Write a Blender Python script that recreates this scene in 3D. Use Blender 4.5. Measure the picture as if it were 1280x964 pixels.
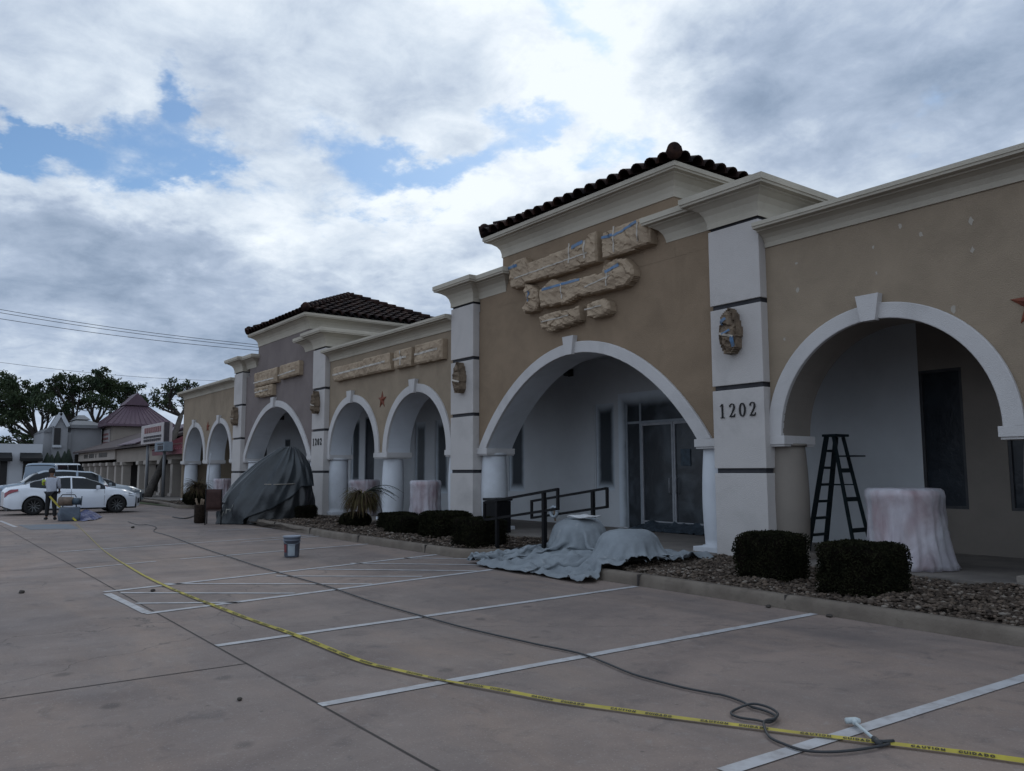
import bpy, bmesh, math, random
from mathutils import Vector, Matrix, noise
random.seed(7)
R = math.radians
for o in list(bpy.data.objects): bpy.data.objects.remove(o)
scene = bpy.context.scene
COL = scene.collection

# ------------------------------------------------------------------ camera
CAMZ = 1.6
YAW, PITCH, ROLL, FPX = 0.9328, 0.1053, -0.0026, 1015.34
_f = Vector((-math.sin(YAW)*math.cos(PITCH), math.cos(YAW)*math.cos(PITCH), math.sin(PITCH)))
_r = Vector((math.cos(YAW), math.sin(YAW), 0))
_u = _r.cross(_f)
_r2 = _r*math.cos(ROLL)+_u*math.sin(ROLL)
_u2 = -_r*math.sin(ROLL)+_u*math.cos(ROLL)
cd = bpy.data.cameras.new('camera'); cam = bpy.data.objects.new('camera', cd); COL.objects.link(cam)
m = Matrix((( _r2.x, _u2.x, -_f.x, 0), (_r2.y, _u2.y, -_f.y, 0), (_r2.z, _u2.z, -_f.z, CAMZ), (0,0,0,1)))
cam.matrix_world = m
cd.sensor_width = 36; cd.lens = 36*FPX/1280; cd.clip_start = .05; cd.clip_end = 3000
scene.camera = cam
def ray(px, py):
    return _f + _r2*((px-640)/FPX) - _u2*((py-482)/FPX)
def G(px, py, z=0.0):            # point of the photo on a level plane
    d = ray(px, py); t = (z-CAMZ)/d.z
    return Vector((0,0,CAMZ))+d*t
def PY(px, py, Y):               # point of the photo on a plane parallel to the facade
    d = ray(px, py); return Vector((0,0,CAMZ))+d*(Y/d.y)
def PX(px, py, X):
    d = ray(px, py); return Vector((0,0,CAMZ))+d*(X/d.x)
def PD(px, py, dist):
    d = ray(px, py); return Vector((0,0,CAMZ))+d*dist

# ------------------------------------------------------------------ world: Nishita sky + clouds
SUN_EL, SUN_AZ = 38.0, None
sd = ray(830, 40); sd.normalize()
sun_az = math.atan2(sd.x, sd.y)               # from +Y clockwise to +X
w = bpy.data.worlds.new("World"); scene.world = w; w.use_nodes = True
nt = w.node_tree; nt.nodes.clear()
def N(t, **k):
    n = nt.nodes.new(t)
    for a, b in k.items(): setattr(n, a, b)
    return n
def L(a, b): nt.links.new(a, b)
def MATH(op, a, b=None, c=None, clamp=False):
    n = N('ShaderNodeMath', operation=op, use_clamp=clamp)
    for i, v in enumerate((a, b, c)):
        if v is None: continue
        if isinstance(v, (int, float)): n.inputs[i].default_value = v
        else: L(v, n.inputs[i])
    return n.outputs[0]
out = N('ShaderNodeOutputWorld')
sky = N('ShaderNodeTexSky', sky_type='NISHITA'); sky.sun_disc = False
sky.sun_elevation = R(SUN_EL); sky.sun_rotation = sun_az
sky.altitude = 0; sky.air_density = 1.0; sky.dust_density = 0.6; sky.ozone_density = 1.0
bg1 = N('ShaderNodeBackground'); bg1.inputs[1].default_value = 0.085
tint = N('ShaderNodeMix', data_type='RGBA', blend_type='MULTIPLY'); tint.inputs[0].default_value = 1.0; tint.inputs[7].default_value = (.74,.93,1.08,1); L(sky.outputs[0], tint.inputs[6])
L(tint.outputs[2], bg1.inputs[0])
tc = N('ShaderNodeTexCoord')
sep = N('ShaderNodeSeparateXYZ'); L(tc.outputs['Generated'], sep.inputs[0])
zz = MATH('ADD', MATH('MAXIMUM', sep.outputs[2], 0.0), 0.26)
comb = N('ShaderNodeCombineXYZ')
L(MATH('DIVIDE', sep.outputs[0], zz), comb.inputs[0]); L(MATH('DIVIDE', sep.outputs[1], zz), comb.inputs[1])
def NOISE(scale, detail, rough, dist=0.0, off=(0,0,0), vec=None):
    mp = N('ShaderNodeMapping'); mp.inputs[1].default_value = off
    L(vec if vec else comb.outputs[0], mp.inputs[0])
    n = N('ShaderNodeTexNoise'); n.inputs['Scale'].default_value = scale; n.inputs['Detail'].default_value = detail
    n.inputs['Roughness'].default_value = rough; n.inputs['Distortion'].default_value = dist
    L(mp.outputs[0], n.inputs['Vector']); return n
n1 = NOISE(2.9, 9, .6, .25, (3.1, 1.7, 0))
n2 = NOISE(2.3, 7, .58, .3, (7.3, 2.2, 5))
n3 = NOISE(8.0, 7, .62, .3, (1.3, 9.2, 2))
warp = NOISE(3.2, 6, .62, 0, (5, 5, 5))
# openings and bright or dark banks of cloud, at fixed directions of the sky
wv = N('ShaderNodeVectorMath', operation='SUBTRACT'); L(warp.outputs['Color'], wv.inputs[0]); wv.inputs[1].default_value = (.5,.5,.5)
ws = N('ShaderNodeVectorMath', operation='SCALE'); L(wv.outputs[0], ws.inputs[0]); ws.inputs['Scale'].default_value = .30
wa = N('ShaderNodeVectorMath', operation='ADD'); L(tc.outputs['Generated'], wa.inputs[0]); L(ws.outputs[0], wa.inputs[1])
def BLOB(px, py, rad, amp, asp=1.0, tilt=0.0):
    d = ray(px, py).normalized()
    e1 = Vector((0,0,1)).cross(d).normalized(); e2 = d.cross(e1)
    a = e1*math.cos(tilt)+e2*math.sin(tilt); b = -e1*math.sin(tilt)+e2*math.cos(tilt)
    da = N('ShaderNodeVectorMath', operation='DOT_PRODUCT'); L(wa.outputs[0], da.inputs[0]); da.inputs[1].default_value = a/(rad*asp)
    db = N('ShaderNodeVectorMath', operation='DOT_PRODUCT'); L(wa.outputs[0], db.inputs[0]); db.inputs[1].default_value = b/rad
    dd = N('ShaderNodeVectorMath', operation='DOT_PRODUCT'); L(wa.outputs[0], dd.inputs[0]); dd.inputs[1].default_value = d
    q = MATH('ADD', MATH('POWER', MATH('ABSOLUTE', da.outputs['Value']), 2.0), MATH('POWER', MATH('ABSOLUTE', db.outputs['Value']), 2.0))
    g = MATH('EXPONENT', MATH('MULTIPLY', q, -1.0))
    g = MATH('MULTIPLY', g, MATH('GREATER_THAN', dd.outputs['Value'], 0.2))
    return MATH('MULTIPLY', g, amp)
def SUM(lst):
    s = lst[0]
    for x in lst[1:]: s = MATH('ADD', s, x)
    return s
holes = SUM([BLOB(150,178,.058,.70,1.9), BLOB(238,120,.030,.60,1.0), BLOB(228,60,.022,.38,1.2), BLOB(60,160,.025,.3,1.3), BLOB(250,205,.026,.3,1.5),
             BLOB(490,222,.040,.74,2.4), BLOB(590,200,.032,.50,1.4), BLOB(640,150,.035,.40,1.0), BLOB(705,45,.030,.52,1.0), BLOB(740,210,.036,.50,1.2), BLOB(30,150,.02,.4,1.6),
             BLOB(385,330,.02,.22,2.2), BLOB(500,365,.022,.22,2.4), BLOB(1130,205,.035,.28,1.3), BLOB(1140,70,.03,.2,1.0), BLOB(655,175,.03,.3,1.0)])
bright = SUM([BLOB(760,90,.10,.46,1.0), BLOB(700,150,.10,.3,1.3), BLOB(1120,70,.07,.25,1.4), BLOB(640,250,.08,.25,1.6), BLOB(300,230,.06,.22,2.2), BLOB(90,235,.04,.24,2.6), BLOB(330,300,.04,.2,1.6), BLOB(560,300,.05,.2,2.0),
              BLOB(420,300,.08,.16,2.0), BLOB(120,45,.10,.18,1.6), BLOB(880,210,.06,.15,1.6), BLOB(820,-260,.24,.7,1.0)])
dark = SUM([BLOB(940,40,.085,.52,1.7), BLOB(960,140,.06,.34,2.0), BLOB(1230,100,.07,.40,1.5), BLOB(430,60,.10,.10,1.6), BLOB(120,345,.07,.26,2.6),
            BLOB(110,290,.05,.22,2.4), BLOB(330,390,.09,.22,2.4), BLOB(60,440,.05,.14,3.0), BLOB(500,120,.08,.08,2.0), BLOB(350,110,.07,.12,1.6)])
cov = MATH('SUBTRACT', MATH('ADD', MATH('MULTIPLY', MATH('SUBTRACT', n1.outputs[0], .5), 1.25), MATH('ADD', MATH('MULTIPLY', MATH('SUBTRACT', n3.outputs[0], .5), .50), .52)), MATH('MULTIPLY', holes, 1.02))
mr = N('ShaderNodeMapRange'); mr.interpolation_type = 'SMOOTHSTEP'; L(cov, mr.inputs[0])
mr.inputs[1].default_value = -.16; mr.inputs[2].default_value = .30; mr.clamp = True
lum = MATH('ADD', MATH('MULTIPLY', MATH('SUBTRACT', n2.outputs[0], .5), 1.05), MATH('MULTIPLY', MATH('SUBTRACT', n3.outputs[0], .5), .65))
lum = MATH('SUBTRACT', MATH('ADD', MATH('ADD', lum, .60), MATH('MULTIPLY', bright, .62)), MATH('MULTIPLY', dark, .62))
cr = N('ShaderNodeValToRGB'); L(lum, cr.inputs[0])
el = cr.color_ramp.elements
el[0].position = 0.0; el[0].color = (.17,.225,.32,1)
el[1].position = 1.0; el[1].color = (.82,.88,.94,1)
for p, c in ((.25,(.26,.335,.455,1)), (.5,(.39,.47,.60,1)), (.75,(.60,.68,.78,1))):
    e = cr.color_ramp.elements.new(p); e.color = c
# unseen sky away from the sun is made brighter, to light the facade
dsun = N('ShaderNodeVectorMath', operation='DOT_PRODUCT'); L(tc.outputs['Generated'], dsun.inputs[0]); dsun.inputs[1].default_value = sd
mrs = N('ShaderNodeMapRange'); L(dsun.outputs['Value'], mrs.inputs[0]); mrs.inputs[1].default_value = -.6; mrs.inputs[2].default_value = .75
mrs.inputs[3].default_value = 1.35; mrs.inputs[4].default_value = 1.0
bg2 = N('ShaderNodeBackground'); L(cr.outputs[0], bg2.inputs[0]); L(mrs.outputs[0], bg2.inputs[1])
mx = N('ShaderNodeMixShader'); L(mr.outputs[0], mx.inputs[0]); L(bg1.outputs[0], mx.inputs[1]); L(bg2.outputs[0], mx.inputs[2])
L(mx.outputs[0], out.inputs[0])
w.cycles.sampling_method = 'MANUAL'; w.cycles.sample_map_resolution = 512

# ------------------------------------------------------------------ sun (veiled by cloud)
sl = bpy.data.lights.new('sun', 'SUN'); sl.energy = 0.5; sl.angle = R(22); sl.color = (1,.95,.88)
so = bpy.data.objects.new('sun', sl); COL.objects.link(so)
sv = Vector((math.sin(sun_az)*math.cos(R(SUN_EL)), math.cos(sun_az)*math.cos(R(SUN_EL)), math.sin(R(SUN_EL))))
so.rotation_euler = sv.to_track_quat('Z', 'Y').to_euler(); so.location = sv*100
scene.view_settings.view_transform = 'Standard'; scene.view_settings.look = 'None'
scene.view_settings.exposure = 0.17; scene.view_settings.gamma = 1.0; scene.view_settings.use_curve_mapping = False
scene.render.engine = 'CYCLES'

# ------------------------------------------------------------------ materials
def mat(name, col, rough=.8, col2=None, scale=3.0, detail=6, bump=0.0, bscale=30.0, metal=0.0, spec=.3, thr=(.35,.65), distort=0.0,
        dirt=None, trans=0.0, alpha=1.0, sheen=0.0, coat=0.0, transmission=0.0, vec='Object'):
    m = bpy.data.materials.new(name); m.use_nodes = True; t = m.node_tree; b = t.nodes['Principled BSDF']
    b.inputs['Base Color'].default_value = (*col, 1); b.inputs['Roughness'].default_value = rough
    b.inputs['Metallic'].default_value = metal; b.inputs['Specular IOR Level'].default_value = spec
    b.inputs['Coat Weight'].default_value = coat; b.inputs['Transmission Weight'].default_value = transmission
    b.inputs['Alpha'].default_value = alpha
    co = t.nodes.new('ShaderNodeTexCoord')
    def nz(sc, de, ro=.6, di=0.0):
        n = t.nodes.new('ShaderNodeTexNoise'); n.inputs['Scale'].default_value = sc; n.inputs['Detail'].default_value = de
        n.inputs['Roughness'].default_value = ro; n.inputs['Distortion'].default_value = di
        t.links.new(co.outputs[vec], n.inputs['Vector']); return n
    cur = None
    if col2 is not None:
        n = nz(scale, detail, .62, distort)
        mr_ = t.nodes.new('ShaderNodeMapRange'); t.links.new(n.outputs[0], mr_.inputs[0])
        mr_.inputs[1].default_value = thr[0]; mr_.inputs[2].default_value = thr[1]
        mi = t.nodes.new('ShaderNodeMix'); mi.data_type = 'RGBA'
        t.links.new(mr_.outputs[0], mi.inputs[0]); mi.inputs[6].default_value = (*col, 1); mi.inputs[7].default_value = (*col2, 1)
        cur = mi.outputs[2]
    if dirt is not None:      # (colour, scale, lo, hi, strength)
        dc, dsc, lo, hi, stg = dirt
        n = nz(dsc, 8, .65, .4)
        mr_ = t.nodes.new('ShaderNodeMapRange'); t.links.new(n.outputs[0], mr_.inputs[0])
        mr_.inputs[1].default_value = lo; mr_.inputs[2].default_value = hi; mr_.inputs[4].default_value = stg
        mi = t.nodes.new('ShaderNodeMix'); mi.data_type = 'RGBA'
        t.links.new(mr_.outputs[0], mi.inputs[0])
        if cur: t.links.new(cur, mi.inputs[6])
        else: mi.inputs[6].default_value = (*col, 1)
        mi.inputs[7].default_value = (*dc, 1); cur = mi.outputs[2]
    if cur: t.links.new(cur, b.inputs['Base Color'])
    if bump:
        n = nz(bscale, 5, .6)
        bp_ = t.nodes.new('ShaderNodeBump'); bp_.inputs['Strength'].default_value = bump; bp_.inputs['Distance'].default_value = .02
        t.links.new(n.outputs[0], bp_.inputs['Height']); t.links.new(bp_.outputs[0], b.inputs['Normal'])
    if trans:
        tr = t.nodes.new('ShaderNodeBsdfTranslucent'); ms = t.nodes.new('ShaderNodeMixShader'); ms.inputs[0].default_value = trans
        if cur: t.links.new(cur, tr.inputs[0])
        else: tr.inputs[0].default_value = (*col, 1)
        o_ = t.nodes['Material Output']
        t.links.new(b.outputs[0], ms.inputs[1]); t.links.new(tr.outputs[0], ms.inputs[2]); t.links.new(ms.outputs[0], o_.inputs[0])
    return m
def soft(c, k=.88): return tuple(x*k for x in c)
M = {}
def stucco(name, c, k=.84, d=.12):
    M[name] = mat(name, c, .93, soft(c, k), 1.1, 8, .5, 55, spec=.15, dirt=(soft(c, .66), .7, .50, .72, .6), distort=.4)
stucco('stucco_tan', (.285,.228,.168))
stucco('stucco_brown', (.245,.182,.126))
stucco('stucco_mauve', (.195,.165,.158))
stucco('stucco_cream', (.435,.40,.335), .93)
stucco('stucco_white', (.475,.45,.435), .93)
stucco('trim_white', (.50,.485,.48), .95)
M['primer'] = mat('primer', (.55,.575,.61), .75, (.49,.51,.545), 1.1, 6, .12, 70, dirt=((.30,.31,.31), .6, .5, .8, .6))
M['primer_wall'] = mat('primer_wall', (.52,.54,.56), .85, (.46,.475,.495), .7, 6, .15, 70, dirt=((.40,.41,.41), .5, .52, .8, .6))
M['old_wall'] = mat('old_wall', (.215,.19,.165), .9, (.18,.16,.14), .9, 6, .3, 80)
M['groove'] = mat('groove', (.025,.025,.03), .8, (.04,.04,.045), 5)
M['number_black'] = mat('number_black', (.006,.006,.007), .5, (.012,.012,.012), 8)
M['tile'] = mat('tile', (.010,.007,.008), .75, (.040,.021,.016), 3.2, 3, .2, 25, thr=(.42,.68), spec=.08)
M['tile_gap'] = mat('tile_gap', (.008,.007,.007), .9, (.014,.012,.011), 4)
M['glass_dark'] = mat('glass_dark', (.012,.017,.022), .12, (.02,.026,.032), 1.2, 4, spec=.5)
M['film'] = mat('film', (.010,.013,.018), .30, (.022,.028,.036), 1.6, 7, .5, 6, spec=.3, distort=.8)
M['blue_film'] = mat('blue_film', (.07,.09,.11), .35, (.04,.053,.068), 3, 6, .6, 8, trans=.2)
M['alu'] = mat('alu', (.30,.31,.33), .5, (.24,.25,.27), 6, metal=.2)
M['frame_white'] = mat('frame_white', (.25,.275,.30), .6, (.20,.22,.25), 4)
M['frame_dark'] = mat('frame_dark', (.05,.052,.055), .5, (.035,.035,.04), 5)
M['black_metal'] = mat('black_metal', (.004,.004,.005), .6, (.007,.007,.008), 9, spec=.15)
M['kerb'] = mat('kerb', (.165,.140,.115), .9, (.115,.095,.078), 2.2, 8, .4, 45, dirt=((.06,.05,.042), 3.0, .52, .75, .7))
M['walk'] = mat('walk', (.19,.17,.15), .9, (.14,.125,.115), 1.6, 8, .3, 50, dirt=((.07,.065,.06), 1.1, .5, .8, .7))
M['seam'] = mat('seam', (.045,.04,.038), .95, (.065,.058,.055), 4)
M['soil'] = mat('soil', (.03,.022,.016), 1, (.05,.038,.028), 5, 6, .5, 20)
M['paint'] = mat('paint', (.39,.395,.41), .8, (.28,.275,.28), 4, 8, .1, 60, thr=(.4,.7), dirt=((.20,.18,.17), 7, .52, .70, .6))
M['paint_worn'] = mat('paint_worn', (.235,.225,.225), .85, (.17,.155,.152), 6, 8, .1, 60, thr=(.4,.6))
M['paint_blue'] = mat('paint_blue', (.115,.14,.17), .85, (.15,.14,.14), 1.5, 8, thr=(.45,.7))
M['caution'] = mat('caution', (.42,.355,.045), .55, (.30,.25,.04), 4, 4, trans=.15)
M['ink'] = mat('ink', (.02,.018,.01), .6, (.03,.027,.015), 9)
M['hose'] = mat('hose', (.03,.034,.038), .5, (.035,.037,.04), 6)
M['kraft'] = mat('kraft', (.36,.28,.20), .82, (.22,.165,.115), 2.5, 7, .3, 9, spec=.2, thr=(.40,.75), distort=.3)  # dark and pale blotches stand in for crease shadows and highlights of the paper
M['kraft_dark'] = mat('kraft_dark', (.21,.16,.115), .82, (.10,.075,.055), 9, 6, .5, 25, spec=.2)
M['tape_blue'] = mat('tape_blue', (.07,.15,.28), .6, (.14,.19,.26), 8)
M['tape_clear'] = mat('tape_clear', (.42,.38,.33), .3, (.34,.30,.25), 8)
M['star'] = mat('star', (.20,.055,.025), .6, (.10,.03,.02), 6, 6, .3, 30)
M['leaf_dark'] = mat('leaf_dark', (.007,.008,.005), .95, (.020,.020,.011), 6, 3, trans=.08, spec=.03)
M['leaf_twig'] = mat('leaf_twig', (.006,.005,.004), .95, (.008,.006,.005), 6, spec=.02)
M['leaf_tree'] = mat('leaf_tree', (.024,.042,.022), .7, (.045,.062,.026), .6, 3, trans=.25)
M['bark'] = mat('bark', (.032,.028,.025), .95, (.060,.052,.045), 4, 6, .6, 15)
M['frond'] = mat('frond', (.11,.085,.035), .8, (.055,.048,.022), 5, trans=.2)
M['frond_green'] = mat('frond_green', (.018,.024,.020), .6, (.03,.04,.03), 5, trans=.15)
M['frond_dead'] = mat('frond_dead', (.055,.034,.018), .9, (.03,.02,.012), 5)
M['cloth'] = mat('cloth', (.225,.25,.27), .92, (.17,.19,.208), 2.5, 6, .5, 16, spec=.1, dirt=((.33,.34,.34), 6, .60, .72, .6))
M['paper'] = mat('paper', (.6,.62,.64), .8, (.5,.5,.5), 5)
M['tarp'] = mat('tarp', (.034,.041,.046), .42, (.018,.022,.026), 1.8, 6, .35, 9, spec=.45)
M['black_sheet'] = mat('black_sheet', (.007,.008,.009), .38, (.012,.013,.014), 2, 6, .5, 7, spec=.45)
M['tarp_print'] = mat('tarp_print', (.33,.33,.30), .7, (.22,.22,.2), 9)
M['rope'] = mat('rope', (.30,.28,.24), .9, (.2,.18,.16), 20)
M['barrel'] = mat('barrel', (.34,.13,.125), .9, (.28,.13,.12), 5, 6, .4, 50)
M['plastic'] = mat('plastic', (.72,.73,.78), .3, (.62,.60,.66), 3, 6, .6, 10, alpha=.50, trans=.25, spec=.5)
M['ladder'] = mat('ladder', (.010,.017,.020), .6, (.014,.022,.025), 6, spec=.15)
M['brush_white'] = mat('brush_white', (.5,.56,.58), .5, (.4,.45,.46), 9)
M['bucket'] = mat('bucket', (.10,.115,.145), .5, (.075,.085,.11), 4)
M['bucket_rim'] = mat('bucket_rim', (.21,.24,.29), .5, (.16,.18,.22), 4)
M['filler'] = mat('filler', (.36,.325,.28), .9, (.31,.28,.24), 9)
M['label_pale'] = mat('label_pale', (.27,.31,.34), .6, (.23,.26,.29), 9)
M['label_red'] = mat('label_red', (.22,.05,.05), .6, (.12,.03,.035), 9)
M['sling'] = mat('sling', (.035,.017,.015), .7, (.05,.025,.022), 8)
M['basket'] = mat('basket', (.014,.010,.008), .9, (.028,.02,.015), 14, spec=.1)
M['car_white'] = mat('car_white', (.60,.64,.70), .28, (.57,.61,.67), 1, coat=.6, spec=.5)
M['car_silver'] = mat('car_silver', (.30,.34,.38), .3, (.27,.31,.35), 1, coat=.6, metal=.3)
M['car_blue'] = mat('car_blue', (.20,.255,.32), .3, (.18,.23,.29), 1, coat=.6, metal=.2)
M['car_glass'] = mat('car_glass', (.010,.014,.018), .08, (.014,.018,.022), 2, spec=.22)
M['tyre'] = mat('tyre', (.010,.010,.011), .85, (.016,.016,.017), 12)
M['rim'] = mat('rim', (.10,.105,.11), .35, (.16,.165,.17), 12, metal=.7)
M['dark_plastic'] = mat('dark_plastic', (.010,.011,.012), .6, (.016,.017,.018), 8)
M['tail_red'] = mat('tail_red', (.20,.012,.03), .2, (.15,.01,.02), 5, spec=.6)
M['lamp_clear'] = mat('lamp_clear', (.09,.10,.12), .1, (.2,.22,.25), 9, spec=.7)
M['skin'] = mat('skin', (.13,.07,.045), .6, (.11,.06,.04), 9)
M['shirt'] = mat('shirt', (.34,.36,.41), .9, (.29,.31,.36), 8, 6, .4, 30)
M['trousers'] = mat('trousers', (.012,.012,.014), .9, (.02,.02,.022), 8)
M['hair'] = mat('hair', (.012,.010,.010), .8, (.02,.015,.013), 20)
M['hivis'] = mat('hivis', (.34,.42,.04), .5, (.25,.33,.03), 8)
M['tank'] = mat('tank', (.16,.12,.09), .5, (.09,.065,.05), 6)
M['teal'] = mat('teal', (.05,.075,.10), .5, (.03,.045,.06), 9)
M['bag'] = mat('bag', (.10,.125,.16), .7, (.07,.085,.11), 6, 6, .5, 20)
M['blue_sheet'] = mat('blue_sheet', (.045,.06,.16), .5, (.12,.12,.18), 6, 6, .5, 20)
M['far_cream'] = mat('far_cream', (.27,.235,.205), .9, (.23,.20,.175), .4, 6)
M['far_trim'] = mat('far_trim', (.34,.305,.27), .9, (.29,.26,.235), .8, 6)
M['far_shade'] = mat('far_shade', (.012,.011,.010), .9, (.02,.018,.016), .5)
M['far_glass'] = mat('far_glass', (.010,.010,.011), .4, (.02,.018,.018), .5)
M['far_purple'] = mat('far_purple', (.10,.065,.085), .55, (.085,.055,.072), .8, metal=.1)
M['far_red'] = mat('far_red', (.17,.05,.062), .55, (.135,.04,.05), .8, metal=.1)
M['far_roof_brown'] = mat('far_roof_brown', (.045,.033,.033), .8, (.06,.045,.045), 1)
M['far_grey'] = mat('far_grey', (.235,.238,.25), .9, (.20,.205,.215), .25, 6)
M['far_white'] = mat('far_white', (.42,.44,.47), .9, (.37,.39,.42), .4, 6)
M['far_metal'] = mat('far_metal', (.16,.165,.175), .5, (.13,.135,.145), 1, metal=.2)
M['awning'] = mat('awning', (.008,.009,.010), .9, (.014,.015,.016), 1)
M['sign_white'] = mat('sign_white', (.40,.37,.37), .6, (.34,.31,.31), 2)
M['sign_red'] = mat('sign_red', (.22,.10,.10), .6, (.18,.08,.08), 2)
M['sign_dark'] = mat('sign_dark', (.035,.03,.035), .7, (.05,.045,.05), 2)
M['sign_blue'] = mat('sign_blue', (.16,.19,.22), .6, (.12,.15,.18), 2)
M['cypress'] = mat('cypress', (.010,.016,.012), .9, (.016,.024,.016), 3)
M['grass'] = mat('grass', (.035,.055,.022), 1, (.055,.070,.030), .6, 6)
M['wire'] = mat('wire', (.03,.032,.036), .6, (.04,.042,.046), 2)
M['lampbox'] = mat('lampbox', (.03,.03,.03), .6, (.04,.04,.04), 4)

# dark masking film whose edges caught the wall primer
def masked():
    m = mat('masked_pane', (.022,.029,.036), .4, None, bump=.4, bscale=6); t = m.node_tree; b = t.nodes['Principled BSDF']
    co = t.nodes.new('ShaderNodeTexCoord'); sp_ = t.nodes.new('ShaderNodeSeparateXYZ'); t.links.new(co.outputs['Generated'], sp_.inputs[0])
    def mt(op, a, b_=None):
        n = t.nodes.new('ShaderNodeMath'); n.operation = op
        for i, v in enumerate((a, b_)):
            if v is None: continue
            if isinstance(v, (int, float)): n.inputs[i].default_value = v
            else: t.links.new(v, n.inputs[i])
        return n.outputs[0]
    ex = mt('ABSOLUTE', mt('SUBTRACT', sp_.outputs[0], .5)); ez = mt('ABSOLUTE', mt('SUBTRACT', sp_.outputs[2], .5))
    nz_ = t.nodes.new('ShaderNodeTexNoise'); nz_.inputs['Scale'].default_value = 3.0; nz_.inputs['Detail'].default_value = 5; t.links.new(co.outputs['Object'], nz_.inputs['Vector'])
    e = mt('MAXIMUM', mt('SUBTRACT', ex, .10), mt('ADD', mt('MULTIPLY', mt('SUBTRACT', ez, .42), 2.2), .22)); e = mt('ADD', e, mt('MULTIPLY', mt('SUBTRACT', nz_.outputs[0], .5), .10))
    r = t.nodes.new('ShaderNodeMapRange'); r.interpolation_type = 'SMOOTHSTEP'; t.links.new(e, r.inputs[0]); r.inputs[1].default_value = .12; r.inputs[2].default_value = .42
    mi = t.nodes.new('ShaderNodeMix'); mi.data_type = 'RGBA'; t.links.new(r.outputs[0], mi.inputs[0]); mi.inputs[6].default_value = (.022,.029,.036,1); mi.inputs[7].default_value = (.50,.55,.60,1)
    t.links.new(mi.outputs[2], b.inputs['Base Color']); return m
M['masked_pane'] = masked()
def door_film():
    m = mat('door_film', (.03,.038,.046), .35, None, bump=.7, bscale=2.2, spec=.5); t = m.node_tree; b = t.nodes['Principled BSDF']
    co = t.nodes.new('ShaderNodeTexCoord'); sp_ = t.nodes.new('ShaderNodeSeparateXYZ'); t.links.new(co.outputs['Generated'], sp_.inputs[0])
    def mt(op, a, b_=None):
        n = t.nodes.new('ShaderNodeMath'); n.operation = op
        for i, v in enumerate((a, b_)):
            if v is None: continue
            if isinstance(v, (int, float)): n.inputs[i].default_value = v
            else: t.links.new(v, n.inputs[i])
        return n.outputs[0]
    ex = mt('MULTIPLY', mt('SUBTRACT', mt('ABSOLUTE', mt('SUBTRACT', sp_.outputs[0], .5)), .42), 12.5); ez = mt('MULTIPLY', mt('SUBTRACT', sp_.outputs[2], .90), 10.0)
    nz_ = t.nodes.new('ShaderNodeTexNoise'); nz_.inputs['Scale'].default_value = 2.0; nz_.inputs['Detail'].default_value = 6; t.links.new(co.outputs['Object'], nz_.inputs['Vector'])
    e = mt('ADD', mt('MAXIMUM', ex, ez), mt('MULTIPLY', mt('SUBTRACT', nz_.outputs[0], .5), .5))
    r = t.nodes.new('ShaderNodeMapRange'); r.interpolation_type = 'SMOOTHSTEP'; t.links.new(e, r.inputs[0]); r.inputs[1].default_value = -.15; r.inputs[2].default_value = .85
    n2_ = t.nodes.new('ShaderNodeTexNoise'); n2_.inputs['Scale'].default_value = .9; n2_.inputs['Detail'].default_value = 7; n2_.inputs['Distortion'].default_value = 1.5; t.links.new(co.outputs['Object'], n2_.inputs['Vector'])
    r2 = t.nodes.new('ShaderNodeMapRange'); t.links.new(n2_.outputs[0], r2.inputs[0]); r2.inputs[1].default_value = .45; r2.inputs[2].default_value = .75
    m0 = t.nodes.new('ShaderNodeMix'); m0.data_type = 'RGBA'; t.links.new(r2.outputs[0], m0.inputs[0]); m0.inputs[6].default_value = (.016,.020,.025,1); m0.inputs[7].default_value = (.060,.072,.085,1)
    mi = t.nodes.new('ShaderNodeMix'); mi.data_type = 'RGBA'; t.links.new(r.outputs[0], mi.inputs[0]); t.links.new(m0.outputs[2], mi.inputs[6]); mi.inputs[7].default_value = (.53,.58,.63,1)
    t.links.new(mi.outputs[2], b.inputs['Base Color']); return m
M['door_film'] = door_film()
def veil():      # thin plastic, thicker and milkier where it is folded double
    m = M['plastic']; t = m.node_tree; b = t.nodes['Principled BSDF']; co = t.nodes.new('ShaderNodeTexCoord')
    mp = t.nodes.new('ShaderNodeMapping'); mp.inputs[3].default_value = (1.4,1.4,.8); t.links.new(co.outputs['Object'], mp.inputs[0])
    n = t.nodes.new('ShaderNodeTexNoise'); n.inputs['Scale'].default_value = 1.6; n.inputs['Detail'].default_value = 6; n.inputs['Distortion'].default_value = 1.0; t.links.new(mp.outputs[0], n.inputs['Vector'])
    r = t.nodes.new('ShaderNodeMapRange'); t.links.new(n.outputs[0], r.inputs[0]); r.inputs[1].default_value = .38; r.inputs[2].default_value = .62; r.inputs[3].default_value = .42; r.inputs[4].default_value = .78
    t.links.new(r.outputs[0], b.inputs['Alpha'])
    tr = t.nodes.new('ShaderNodeBsdfTransparent'); ms = t.nodes.new('ShaderNodeMixShader')
    src = t.nodes['Material Output'].inputs[0].links[0].from_socket
    t.links.new(r.outputs[0], ms.inputs[0]); t.links.new(tr.outputs[0], ms.inputs[1]); t.links.new(src, ms.inputs[2]); t.links.new(ms.outputs[0], t.nodes['Material Output'].inputs[0])
    for l in list(b.inputs['Alpha'].links): t.links.remove(l)
    b.inputs['Alpha'].default_value = 1
veil()

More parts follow.
